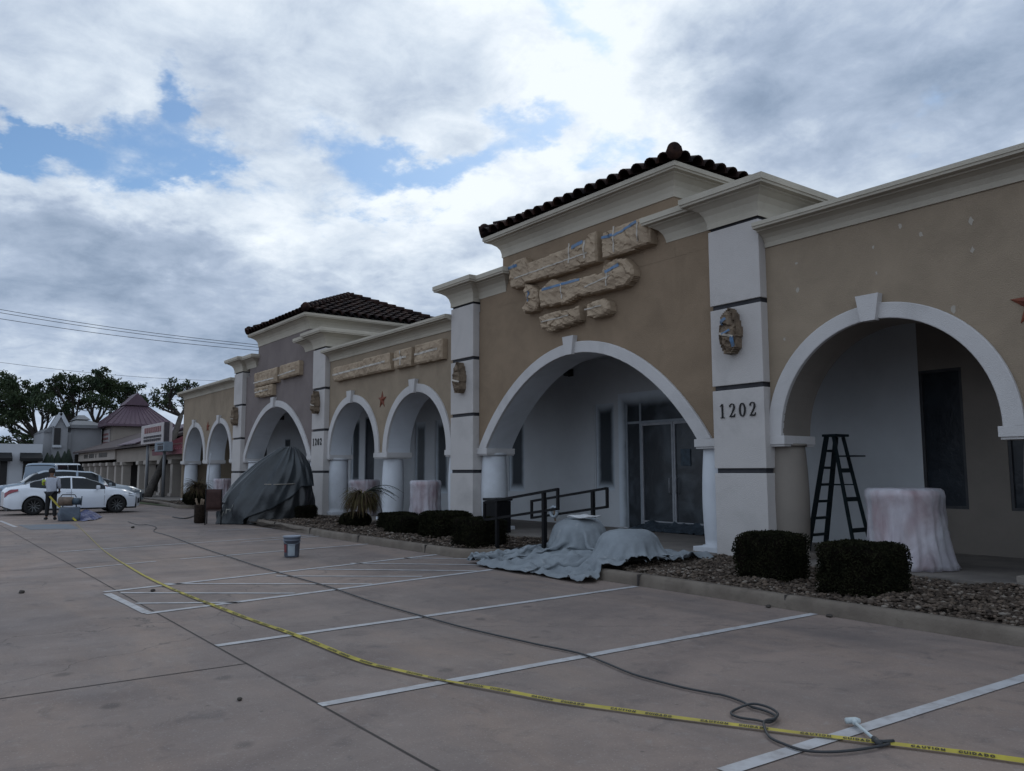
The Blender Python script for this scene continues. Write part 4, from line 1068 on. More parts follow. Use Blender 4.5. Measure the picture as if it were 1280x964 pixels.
for i in range(10):
    rows.append([(c.x-.30+i*.055, 9.52+j*.06, .785+.012*math.sin(i*.8)+.01*j%.02+.01*noise.noise(Vector((i*.5,j*.6,0)))) for j in range(7)])
mb.grid(rows); o = bare('paper_tray', mb, 'paper', 'flat white paper tray lying on top of the rear covered shrub', 'tray'); o.modifiers.new('s','SOLIDIFY').thickness = .02; recenter(o)

# ================================================================== big tarp
def tarp():
    U = Vector((.36,.93,0)); V = Vector((-.93,.36,0)); cen = Vector((-25.78,9.38,0))
    t = thing('tarp_heap', 'big dark grey tarp tied over a tall garden feature in front of the far arch', 'tarp', cen)
    top = (.60, .05); Hh = 2.42
    n = 240; K = 96
    def P_(k, i, shrink=0.0, hs=1.0):
        s = k/(K-1); a = 2*math.pi*i/n
        bu = 1.50*math.cos(a); bv = .95*math.sin(a); 
        bu = math.copysign(abs(math.cos(a))**.8*1.48, math.cos(a)); bv = math.copysign(abs(math.sin(a))**.8*.95, math.sin(a))
        tu = top[0]+.16*math.cos(a); tv = top[1]+.14*math.sin(a)
        f = s**2.15 if math.cos(a) < 0 else s**3.0
        u = bu+(tu-bu)*f; v = bv+(tv-bv)*f
        amp = (1-s)*.075+.03
        fl = math.sin(a*9+3*noise.noise(Vector((a, s*1.5, 2)))*2)*.6+math.sin(a*17+s*4)*.3+1.4*noise.noise(Vector((math.cos(a)*2.2, math.sin(a)*2.2, s*3)))
        # long creases running from the peak to the tie at the front
        cr_ = 1-abs(noise.noise(Vector((a*3.2-s*2.0, s*.7, 5)))*2.4)
        d = amp*fl+.10*max(0, cr_-.4)
        rad = Vector((u-tu, v-tv)); L_ = max(.05, rad.length); u += rad.x/L_*d; v += rad.y/L_*d
        sh = 1-shrink; u = tu+(u-tu)*sh; v = tv+(v-tv)*sh
        z = Hh*hs*s+.02*noise.noise(Vector((a*2, s*6, 1)))
        if s == 1: z += 0
        return cen+U*u+V*v+Vector((0,0,max(.008, z)))
    def front_low(k, i):      # the opening low on the side facing the lot
        s = k/(K-1); a = (2*math.pi*i/n+math.pi) % (2*math.pi)-math.pi
        lim = .80-.55*((a+.15)+1.57)/-1.5 if False else None
        # a = -pi/2 faces the viewer, a = 0 faces the building
        if a < -1.95 or a > .55: return False
        q = (a+1.95)/1.1
        return s < min(.47, .03+.44*q)
    mb = MB(); vs = [P_(k, i) for k in range(K) for i in range(n)]; fs = []
    for k in range(K-1):
        for i in range(n):
            if front_low(k, i): continue
            i2 = (i+1) % n; fs.append((k*n+i, k*n+i2, (k+1)*n+i2, (k+1)*n+i))
    fs.append(tuple((K-1)*n+i for i in range(n)))
    mb.add(vs, fs, 0, True); o = mb.build('tarp_sheet', 'tarp', t); o.modifiers.new('s','SOLIDIFY').thickness = .008
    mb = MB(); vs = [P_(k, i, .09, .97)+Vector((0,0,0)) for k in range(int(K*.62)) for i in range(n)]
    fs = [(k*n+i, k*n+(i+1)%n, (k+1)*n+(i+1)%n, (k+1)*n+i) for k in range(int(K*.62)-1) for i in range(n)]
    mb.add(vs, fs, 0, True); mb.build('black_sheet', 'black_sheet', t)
    # rope along the tie
    ia = [int(n*(.75+q)) % n for q in (-.02,.0,.02,.04,.06,.08)]
    mb = MB(); mb.tube([P_(int(K*.49), i)+(P_(int(K*.49), i)-(cen+U*top[0]))*.02-V*.0 for i in ia], .014, 6); mb.build('rope', 'rope', t)
    # pale printed marks near the lower edge, too far away to read
    mb = MB()
    for j, (pw, ph) in enumerate(((.10,.16),(.05,.12),(.13,.14),(.04,.10),(.12,.12),(.09,.10))):
        i = int(n*(.565+.016*j)); k = int(K*(.10+.022*j)); p = P_(k, i); q = P_(k, i+2); r_ = P_(k+4, i); nrm = (q-p).cross(r_-p).normalized()
        if nrm.dot(V) > 0: nrm = -nrm
        e = (q-p).normalized(); up = (r_-p).normalized(); p = p+nrm*.02
        for a0, a1, b0, b1 in ((0,.25,0,1),(.25,1,.8,1)) if j % 2 == 0 else ((0,.3,0,1),(.6,.9,.2,.9)):
            mb.quad(p+e*pw*a0+up*ph*b0, p+e*pw*a1+up*ph*b0, p+e*pw*a1+up*ph*b1, p+e*pw*a0+up*ph*b1)
    mb.build('printed_marks', 'tarp_print', t)
tarp()

# ================================================================== wrapped concrete barrels
def barrel(x, y, w_, h, label, flare=0, seed=0, pinkness=0):
    t = thing('wrapped_barrel', label, 'barrel', (x,y,SL), 0, 'plastic-wrapped concrete barrels')
    r = w_/2*.86
    mb = MB(); mb.lathe([(r*.86,0),(r*.90,.03),(r*.97,h*.35),(r,h*.62),(r*.99,h*.86),(r*1.03,h*.88),(r*1.03,h*.96),(r*.93,h*.985),(r*.6,h*.99)], (x,y,SL), 32); mb.build('barrel', 'barrel', t)
    mb = MB()
    def fn(rr, z, a):
        s = z/h; amp = .012+.045*(1-s)
        f_ = math.sin(a*11+2*noise.noise(Vector((a*2,s*2,seed)))*2)*.7+math.sin(a*23+seed+s*3)*.35+1.2*noise.noise(Vector((math.cos(a)*3,math.sin(a)*3,s*3+seed)))
        fl = 1+flare*(max(0, math.cos(a-.9)))**2*max(0,1-s)**1.5
        return rr*fl+amp*max(-.9,f_)+.035, z
    mb.lathe([(r*1.13,.01),(r*1.10,h*.08),(r*1.04,h*.25),(r*1.03,h*.45),(r*1.05,h*.62),(r*1.07,h*.78),(r*1.10,h*.86),(r*1.14,h*.92),(r*1.11,h*.99),(r*1.02,h*1.02),(r*.7,h*1.025),(r*.3,h*1.022)], (x,y,SL), 96, fn=fn)
    mb.build('plastic_cover', 'plastic', t)
    return t
def atpx(px, Y): return PY(px, 600, Y).x
barrel(atpx(1129,12.1), 12.1, 1.06, 1.16, 'widest plastic-wrapped pink barrel, standing right of the ladder', .30, 1)
barrel(atpx(532,11.85), 11.85, .84, 1.18, 'plastic-wrapped pink barrel between the low hedges in front of the right middle small arch', 0, 2)
barrel(atpx(455,12.5), 12.5, 1.0, 1.16, 'white plastic-wrapped barrel behind the drooping palm', .2, 3)
barrel(atpx(279,12.2), 12.2, .85, 1.12, 'white plastic-wrapped barrel left of the big tarp under the far small arch', .1, 4)

# ================================================================== step ladder
def ladder():
    t = thing('step_ladder', 'dark green step ladder standing open against the grey back wall', 'ladder', (-8.35,13.4,SL))
    c = Vector((-8.28,13.35,SL)); top = 2.05
    ux = Vector((1,0,0)); uy = Vector((0,1,0))
    # the front section leans left, the rear section right; rails in pairs across Y
    def q(x, y, z): return c+ux*x+uy*y+Vector((0,0,z))
    fy0, fy1 = -.16, .16
    for s_, nm in ((-1, 'front_rail'), (1, 'rear_rail')):
        for y_ in (-1, 1):
            mb = MB(); mb.obar(q(s_*.46, y_*.27, 0), q(s_*.07, y_*.15, top), .034, .085 if s_ < 0 else .055, (1,0,0)); mb.build(nm, 'ladder', t)
    for k in range(1, 7):
        z = k*.30; f = z/top; x = -.46+(.39)*f; hy = .27-.12*f
        mb = MB(); mb.bevbox(*(lambda p, p2: (p.x-.045, p.x+.045, p.y, p2.y, p.z-.022, p.z+.022))(q(x, -hy, z), q(x, hy, z)), .004); mb.build('step', 'ladder', t)
    for k, z in enumerate((.42, .95, 1.45)):
        f = z/top; x = .46-.39*f; hy = .27-.12*f; mb = MB(); mb.obar(q(x,-hy,z), q(x,hy,z), .03, .075); mb.build('rear_brace', 'ladder', t)
    mb = MB(); a = q(-.13,-.20,top); b = q(.16,.20,top+.045); mb.bevbox(a.x,b.x,a.y,b.y,a.z,b.z,.008); mb.build('top_cap', 'ladder', t)
    mb = MB(); a = q(.08,-.19,1.69); b = q(.46,.19,1.715); mb.bevbox(a.x,b.x,a.y,b.y,a.z,b.z,.006); mb.build('tray', 'ladder', t)
    mb = MB(); 
    for y_ in (-.2,.2): mb.obar(q(-.22,y_,1.2), q(.22,y_,1.2), .012, .022)
    mb.build('spreader', 'ladder', t)
    t.rotation_euler = (0,0,0); return t
ladder()

# ================================================================== caution tape, hose, wand
def smooth_path(pts, n=10):
    out_ = []; P_ = [pts[0]]+list(pts)+[pts[-1]]
    for i in range(1, len(P_)-2):
        p0, p1, p2, p3 = (Vector(x) for x in P_[i-1:i+3])
        for k in range(n):
            t = k/n; out_.append(.5*((2*p1)+(-p0+p2)*t+(2*p0-5*p1+4*p2-p3)*t*t+(-p0+3*p1-3*p2+p3)*t**3))
    out_.append(Vector(P_[-1])); return out_
def caution():
    t = thing('caution_tape', 'long yellow caution tape lying across the parking lot with black lettering', 'caution tape', (-6,3.2,0))
    px = [(95,652),(110,667),(130,686),(160,706),(200,728),(280,761),(360,790),(440,822),(500,838),(560,851),(630,864),(700,877),(780,888),(860,899),(930,908),(1000,917),(1075,926),(1150,935),(1220,944),(1290,954)]
    pts = [G(x, y+3, .0) for x, y in px]
    e = pts[-1]; pts += [e+Vector((.6,.32,0)), e+Vector((1.6,.8,0))]
    pth = smooth_path(pts, 14)
    w_ = .040; rows = []; fr = []
    acc = 0
    for i, p in enumerate(pth):
        d = (pth[min(i+1, len(pth)-1)]-pth[max(i-1,0)]).normalized(); nrm = Vector((-d.y, d.x, 0))
        if nrm.y < 0: nrm = -nrm
        if i: acc += (p-pth[i-1]).length
        near = 1 if p.x > -13 else max(.0, 1-(-13-p.x)/6)
        tilt = R(15)+R(20)*noise.noise(Vector((acc*.45, 3, 0)))*near+R(12)*noise.noise(Vector((acc*1.9,1,0)))
        up = nrm*math.cos(tilt)+Vector((0,0,math.sin(tilt))); lift = .006+.010*abs(noise.noise(Vector((acc*.4,0,7))))
        base = p+Vector((0,0,lift)); fr.append((acc, base, up, d))
        bow = up.cross(d).normalized()*.006*noise.noise(Vector((acc*3,0,2)))
        fw_ = (.25 if p.x < -19 else .25+.55*min(1,(p.x+19)/6)) if p.x < -13 else .8+.2*min(1,(p.x+13)/5); rows.append([base, base+up*w_*.5*fw_+bow, base+up*w_*fw_])
    mb = MB(); mb.grid(rows, sm=True); mb.build('ribbon', 'caution', t)
    # lettering, laid out letter by letter along the ribbon on both faces' front
    cu = {}
    def glyph(ch):
        if ch in cu: return cu[ch]
        c_ = bpy.data.curves.new('g', 'FONT'); c_.body = ch; c_.size = .029; c_.offset = .0022; c_.resolution_u = 2
        ob = bpy.data.objects.new('g', c_); COL.objects.link(ob); bpy.context.view_layer.update()
        me = bpy.data.meshes.new_from_object(ob.evaluated_get(bpy.context.evaluated_depsgraph_get())); bpy.data.objects.remove(ob)
        v = [tuple(x.co) for x in me.vertices]; f = [tuple(p.vertices) for p in me.polygons]; wd = (max(x[0] for x in v)) if v else .02
        cu[ch] = (v, f, wd); return cu[ch]
    text = 'CAUTION  CUIDADO      '
    mb = MB(); s = .4; ci = 0; j = 0; end = fr[-1][0]; sign = 1
    while s < end-.1:
        ch = text[ci % len(text)]; ci += 1
        if ch == ' ': s += .030; continue
        v, f, wd = glyph(ch)
        while j < len(fr)-2 and fr[j+1][0] < s: j += 1
        if fr[j][1].x < -12: s += wd+.01; continue
        a0, b0, u0, d0 = fr[j]; a1, b1, u1, d1 = fr[j+1]
        vs = []
        for x, y, z in v:
            tt = (s+x-a0)/max(1e-6, (a1-a0)); p = b0+(b1-b0)*tt; u = u0+(u1-u0)*tt; nn = u.cross(d0).normalized()
            if nn.z < 0: nn = -nn
            vs.append(p+u*(.006+y*.95)+nn*.004)
        mb.add(vs, f); s += wd+.006
    mb.build('lettering', 'ink', t)
    # the far end, rising from the ground to the man's hip
    pth = smooth_path([G(95,652)+Vector((0,0,.01)), PX(86,644,-31.0), PX(74,634,-31.3), PX(62,621,-31.62)], 6)
    mb = MB(); rows = [[p-_r*.032+Vector((0,0,.0)), p+_r*.032+Vector((0,0,.03))] for p in pth]; mb.grid(rows); mb.build('raised_end', 'caution', t)
caution()
def hose():
    px = [(160,652),(172,656),(185,656),(196,659),(192,664),(205,668),(215,671),(250,684),(300,700),(350,716),(400,731),(450,747),(500,762),(560,779),(620,794),(670,805),(720,816),(760,829),(800,845),(850,858),(900,868),(925,876),(940,884)]
    pts = [G(*p, .012) for p in px]
    pth = smooth_path(pts, 6)
    loop = [(940,884),(958,889),(970,896),(962,903),(945,900),(925,897),(914,892),(921,886),(940,884),(960,888),(972,896),(968,903),(958,905),(955,911),(962,921),(980,930),(1005,938),(1035,940),(1065,938),(1092,934),(1112,930)]
    l2 = [G(*p, .012) for p in loop]
    for i in range(8, 14): l2[i].z = .034
    pth += smooth_path(l2, 6)[1:]
    for i, p in enumerate(pth):
        if i < 120: p.x += .03*noise.noise(Vector((i*.12,0,0))); p.y += .05*noise.noise(Vector((i*.09,4,0)))
    mb = MB(); mb.tube(pth, .0085, 8); o = bare('spray_hose', mb, 'hose', 'long dark paint hose snaking over the lot and ending in a loop', 'hose'); recenter(o)
hose()
mb = MB(); a = G(1066,901,.03); b = G(1094,925,.02)
t = thing('spray_wand', 'white spray wand lying on the concrete by the yellow tape', 'spray wand', b)
mb.tube([a, b], .010, 8); mb.build('tube', 'brush_white', t)
d = (b-a).normalized(); n_ = Vector((-d.y, d.x, 0))
mb = MB(); mb.tube([a-n_*.045, a+n_*.02, a+n_*.045-d*.0], [.018,.022,.014], 10); mb.tube([a, a+d*.05], .017, 8); mb.build('tip', 'brush_white', t)
mb = MB(); mb.tube([b-d*.02, b+d*.07], .018, 8); mb.tube([b+d*.03, b+d*.02+n_*.10], .012, 8); mb.build('grip', 'hose', t)
for i, (x, y, s_, lb) in enumerate(((27,741,.035,'dark crumb of debris on the far left of the lot'), (300,875,.02,'dark flat fleck on the concrete near the slab joint'), (960,759,.03,'brown fallen rock by the end of the stall line'), (1037,771,.03,'small rock on the lot close to the kerb'), (166,660,.05,'dark lump on the lot beside the far end of the hose'), (191,739,.03,'dark bit inside the hatched zone near the tape'))):
    p = G(x, y); b = bmesh.new(); bmesh.ops.create_icosphere(b, subdivisions=2, radius=s_)
    for v in b.verts: v.co = Vector((v.co.x*1.3, v.co.y, v.co.z*.6))*(1+.5*noise.noise(v.co*30+Vector((i,0,0)))); v.co += p+Vector((0,0,s_*.4))
    mb = MB(); mb.bm(b, 0, False); recenter(bare('debris', mb, 'bark', lb, 'debris', 'scattered debris on the lot'))

# ================================================================== bucket
c = G(364.5, 696)
t = thing('paint_bucket', 'blue-grey paint bucket with a pale label standing on the lot', 'bucket', c)
mb = MB(); mb.lathe([(.130,0),(.137,.01),(.150,.30),(.156,.301),(.157,.318),(.152,.32),(.153,.345),(.160,.347),(.161,.362),(.155,.37),(.14,.37)], c, 32); mb.build('pail', 'bucket', t)
mb = MB(); mb.lathe([(.150,.365),(.164,.366),(.167,.372),(.167,.392),(.158,.397),(.150,.388),(.02,.386)], c, 32); mb.build('lid', 'bucket_rim', t)
def curved(mb, a0, a1, z0, z1, off=.003, n=10):
    rows = []
    for i in range(n+1):
        a = R(a0+(a1-a0)*i/n); rows.append([(c.x+(.137+(.013)*(z/.3)+off)*math.cos(a), c.y+(.137+.013*(z/.3)+off)*math.sin(a), z) for z in (z0, z1)])
    mb.grid(rows)
vd = math.degrees(math.atan2(-c.y, -c.x))
mb = MB(); curved(mb, vd-30, vd+30-8, .03, .25); mb.build('label', 'label_pale', t)
mb = MB(); curved(mb, vd-72, vd-42, .09, .24); mb.build('label', 'label_red', t)
mb = MB(); mb.tube([(c.x+.165*math.cos(R(a)), c.y+.165*math.sin(R(a)), .335-.10*math.sin(R((a-vd+90)))) for a in range(int(vd-90), int(vd+91), 10)], .004, 6); mb.build('handle', 'bucket_rim', t)

# ================================================================== chair, basket, pole
c0 = G(258, 655.6)
t = thing('patio_chair', 'brown sling patio chair with its back to the lot, beside the tarp', 'chair', c0)
c = c0
rx = Vector((.36,.93,0)); ry = Vector((.93,-.36,0))       # right along view, toward the viewer
def q(a, b, z): return c+rx*a+ry*b+Vector((0,0,z))
for a in (-.02,.44):
    mb = MB(); mb.tube([q(a,.25,0), q(a,.22,.42), q(a,.30,1.08)], .018, 8); mb.build('leg', 'black_metal', t)
    mb = MB(); mb.tube([q(a,-.30,0), q(a,-.28,.40), q(a,-.26,.64), q(a,.24,.66)], .018, 8); mb.build('leg', 'black_metal', t)
mb = MB(); mb.grid([[q(-.01+.45*i/6, .235+.06*(j/5), .45+.63*j/5) for j in range(6)] for i in range(7)]); o = mb.build('backrest', 'sling', t); o.modifiers.new('s','SOLIDIFY').thickness=.012
mb = MB(); mb.grid([[q(-.01+.45*i/6, -.27+.50*j/5, .43-.02*math.sin(j/5*3.1)) for j in range(6)] for i in range(7)]); o = mb.build('seat', 'sling', t); o.modifiers.new('s','SOLIDIFY').thickness=.012
c = G(249.5, 653.8)
t = thing('wicker_basket', 'dark wicker basket standing left of the patio chair', 'basket', c)
mb = MB(); mb.lathe([(.15,0),(.165,.02),(.18,.30),(.18,.50),(.175,.58),(.16,.58),(.13,.5)], c, 20, fn=lambda r,z,a:(r+.006*math.sin(a*20+z*60),z)); mb.build('basket', 'basket', t)
mb = MB()
for i in range(7): mb.tube([(c.x+.06*math.cos(i), c.y+.06*math.sin(i), .4), (c.x+.14*math.cos(i*2.1), c.y+.14*math.sin(i*2.1), .72+.08*math.sin(i*3))], [.02,.035], 6)
mb.build('contents', 'kraft_dark', t)
p0, p1 = G(256,649), PY(263.5,566,8.6)
mb = MB(); mb.tube([p0, p1], .016, 8); o = bare('extension_pole', mb, 'alu', 'thin metal extension pole leaning upright by the patio chair', 'pole')
mb = MB(); a = G(222,648); mb.tube(smooth_path([G(243,645,.02), G(232,648,.02), G(224,647.5,.02), G(216,646,.02)], 5), .02, 6); recenter(bare('cable_end', mb, 'hose', 'dark cable lying on the concrete left of the basket', 'cable'))

# ================================================================== shrubs
def hedge(x, y, wx, wy, z0, z1, label, seed, dens=1.0, name='clipped_shrub', ex=7.5):
    rg = random.Random(seed); t = thing(name, label, 'shrub', (x,y,z0), 0, 'clipped dark shrubs in the beds')
    mb = MB(); b = bmesh.new(); bmesh.ops.create_icosphere(b, subdivisions=4, radius=1)
    cz = (z0+z1)/2; hx, hy, hz = wx/2, wy/2, (z1-z0)/2
    def se(v, k=1):
        m_ = (abs(v.x)**ex+abs(v.y)**ex+abs(v.z)**ex)**(1/ex); return Vector((v.x/m_*hx*k, v.y/m_*hy*k, v.z/m_*hz*k))
    for v in b.verts:
        w_ = se(v.co, .91); k = 1+.10*noise.noise(w_*5+Vector((seed,0,0))); v.co = Vector((x,y,cz))+w_*k
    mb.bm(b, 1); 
    n = int(13000*dens)
    vs = []; fs = []
    for _ in range(n):
        d = Vector((rg.gauss(0,1), rg.gauss(0,1), rg.gauss(0,1))).normalized(); w_ = se(d, rg.uniform(.90,1.0)); k = 1+.08*noise.noise(w_*5+Vector((seed,0,0)))+.03*noise.noise(w_*22)
        p = Vector((x,y,cz))+w_*k; s_ = rg.uniform(.009,.02)*(1+.5*(wx > 1.0))
        if p.z < z0+.01: p.z = z0+.01
        a = Vector((rg.gauss(0,1), rg.gauss(0,1), rg.gauss(0,1))).normalized(); bb = a.orthogonal().normalized()
        n0 = len(vs); vs += [p-a*s_, p+bb*s_*.55, p+a*s_, p-bb*s_*.55]; fs.append((n0,n0+1,n0+2,n0+3))
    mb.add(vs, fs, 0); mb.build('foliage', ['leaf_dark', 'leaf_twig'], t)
    mb = MB()
    for i in range(5): mb.tube([(x+rg.uniform(-.06,.06), y+rg.uniform(-.06,.06), z0-.05), (x+rg.uniform(-.6,.6)*hx, y+rg.uniform(-.6,.6)*hy, cz)], [.018,.008], 6)
    mb.build('stem', 'bark', t)
hedge(-7.02,9.66,.80,.78,.10,.76,'squarish dark clipped shrub directly right of the near 1202 pilaster',1)
hedge(-5.50,9.34,.86,.84,.10,.74,'dark clipped shrub in front of the big pink barrel, nearest the camera',2,1.2)
hedge(-15.95,9.95,1.05,1.0,.10,.70,'wide dark clipped shrub left of the handrails, behind another',3)
hedge(-13.75,9.35,1.00,.85,.08,.68,'dark clipped shrub right beside the handrail post',4)
hedge(-18.75,10.25,.9,.9,.10,.56,'low dark shrub behind the front one between palm and pink barrel',5,.8)
hedge(-17.45,9.75,.95,.9,.10,.55,'low round dark shrub in front of the pink barrel',6,.8)
hedge(-25.0,10.2,.85,.8,.10,.55,'small ragged dark shrub at the foot of the big tarp',7,.5)
hedge(-20.55,9.9,.9,.85,.08,.52,'round dark shrub under the drooping palm',8,.8, ex=2.3)
hedge(-38.2,10.6,1.25,1.2,.06,.80,'dark round shrub under the far grass clump, left of the chair',9,.7, ex=2.3)

def fronds(name, label, cat, base, n, ln, mats, seed, droop=1.3, up=.6, w0=.03, group=None):
    rg = random.Random(seed); t = thing(name, label, cat, base, 0, group); base = Vector(base)
    mbs = [MB(), MB()]
    for i in range(n):
        a = rg.uniform(0, 6.283); el_ = rg.uniform(-.1, 1.3)*up; L_ = ln*rg.uniform(.65,1.15); d = Vector((math.cos(a), math.sin(a), 0)); p = base+d*.04; v = d*math.cos(el_)+Vector((0,0,math.sin(el_))); rows = []
        side = Vector((-d.y, d.x, 0)); k = 9; dr = droop*rg.uniform(.8,1.25)
        for j in range(k):
            ww = w0*(1-(j/(k-1))**2)*rg.uniform(.8,1.1)+.002; rows.append([p-side*ww, p+Vector((0,0,.006)), p+side*ww]); p = p+v*(L_/k); v = (v+Vector((0,0,-dr/k))).normalized()
            if p.z < .14: p.z = .14
        mbs[0 if rg.random() < .7 else 1].grid(rows)
    mbs[0].build('fronds', mats[0], t); mbs[1].build('fronds', mats[1], t)
    mb = MB(); b = Vector(base); mb.tube([b-Vector((0,0,.55)), b-Vector((0,0,.2)), b+Vector((0,0,.03))], [.06,.10,.05], 8); mb.build('stem', 'bark', t)
    return t
t = fronds('drooping_palm', 'drooping yellow-brown small palm with a few dark arching fronds over a round shrub', 'palm', (-20.25,9.95,.86), 620, .74, ('frond','frond_dead'), 3, 3.2, .95, .017)
rg = random.Random(8); mb = MB()
for (ex_, ey_, hz_, L_) in ((.8,.95,.40,1.15),(.65,.8,.2,1.0),(.5,.7,.05,.9),(.75,.55,.3,.95)):
    p = Vector((-20.15,9.95,1.0)); d = Vector((ex_,ey_,0)).normalized(); v = (d+Vector((0,0,.5+hz_))).normalized(); pts = []
    for j in range(12): pts.append(p.copy()); p += v*L_/12; v = (v+Vector((0,0,-1.6/12))).normalized()
    mb.tube(pts, [.02*(1-j/14) for j in range(12)], 5)
    for j, q_ in enumerate(pts[3:]):
        for sg in (-1,1):
            s_ = Vector((-d.y,d.x,0))*sg; mb.add([q_, q_+s_*.05+d*.10+Vector((0,0,-.07)), q_+s_*.02+d*.14+Vector((0,0,-.09))], [(0,1,2)])
mb.build('dark_fronds', 'frond_green', t)
fronds('grass_clump', 'brown spiky grass clump left of the chair in front of the far small arch', 'plant', (-38.1,10.6,.85), 480, .85, ('frond_dead','frond'), 5, 2.4, 1.0, .014)
# ================================================================== cars
def lerp_tab(tab, y):
    if y <= tab[0][0]: return tab[0][1]
    for (a, b), (c, d) in zip(tab, tab[1:]):
        if y <= c:
            t = (y-a)/(c-a); t = t*t*(3-2*t)*.5+t*.5; return b+(d-b)*t
    return tab[-1][1]
SEDAN = dict(L0=-2.38, L1=2.42, wy=(-1.42,1.46), R=.335, w=[(-2.38,.60),(-2.25,.78),(-1.9,.88),(-1,.905),(1,.905),(1.7,.88),(2.15,.76),(2.36,.52),(2.42,.34)],
    belt=[(-2.38,.84),(-2.2,.98),(-1.6,1.03),(-1.0,.98),(1.0,.93),(1.6,.88),(2.1,.76),(2.42,.56)],
    roof=[(-2.38,.88),(-2.28,1.03),(-1.95,1.10),(-1.75,1.14),(-1.35,1.30),(-.8,1.42),(-.25,1.455),(.25,1.43),(.7,1.28),(1.15,1.03),(1.35,.985),(1.8,.92),(2.15,.80),(2.42,.58)],
    rw=[(-2.38,.45),(-1.9,.66),(-1.4,.60),(-.5,.58),(.3,.60),(1.1,.70),(1.6,.74),(2.42,.28)], sg=(-1.55,1.02), pil=[(-.20,-.13)], ws=(.36,1.12), rs=(-1.72,-1.10), sill=.23)
SUV = dict(L0=-2.30, L1=2.35, wy=(-1.35,1.40), R=.36, w=[(-2.30,.66),(-2.15,.86),(-1.2,.92),(1,.92),(1.7,.89),(2.2,.70),(2.35,.42)],
    belt=[(-2.3,1.02),(-1.6,1.10),(1.0,1.04),(1.7,1.0),(2.2,.90),(2.35,.72)],
    roof=[(-2.3,1.06),(-2.2,1.20),(-1.95,1.50),(-1.6,1.64),(-.5,1.71),(.2,1.69),(.55,1.58),(1.15,1.14),(1.7,1.06),(2.2,.95),(2.35,.76)],
    rw=[(-2.3,.5),(-1.6,.62),(.3,.64),(1.2,.74),(1.7,.74),(2.35,.35)], sg=(-1.9,.98), pil=[(-1.05,-.97),(-.12,-.04)], ws=(.48,1.12), rs=(-2.2,-1.85), sill=.28)
VAN = dict(L0=-2.65, L1=2.55, wy=(-1.6,1.65), R=.36, w=[(-2.65,.85),(-2.55,.95),(1.5,.97),(2.2,.86),(2.55,.60)],
    belt=[(-2.65,1.15),(1.4,1.12),(2.0,1.05),(2.55,.8)],
    roof=[(-2.65,1.95),(-2.5,2.10),(.9,2.13),(1.2,2.02),(1.85,1.30),(2.2,1.12),(2.55,.85)],
    rw=[(-2.65,.72),(.9,.76),(1.8,.78),(2.55,.5)], sg=(-2.3,1.5), pil=[(-1.0,-.9),(.35,.45)], ws=(1.2,1.8), rs=(-2.66,-2.60), sill=.3)
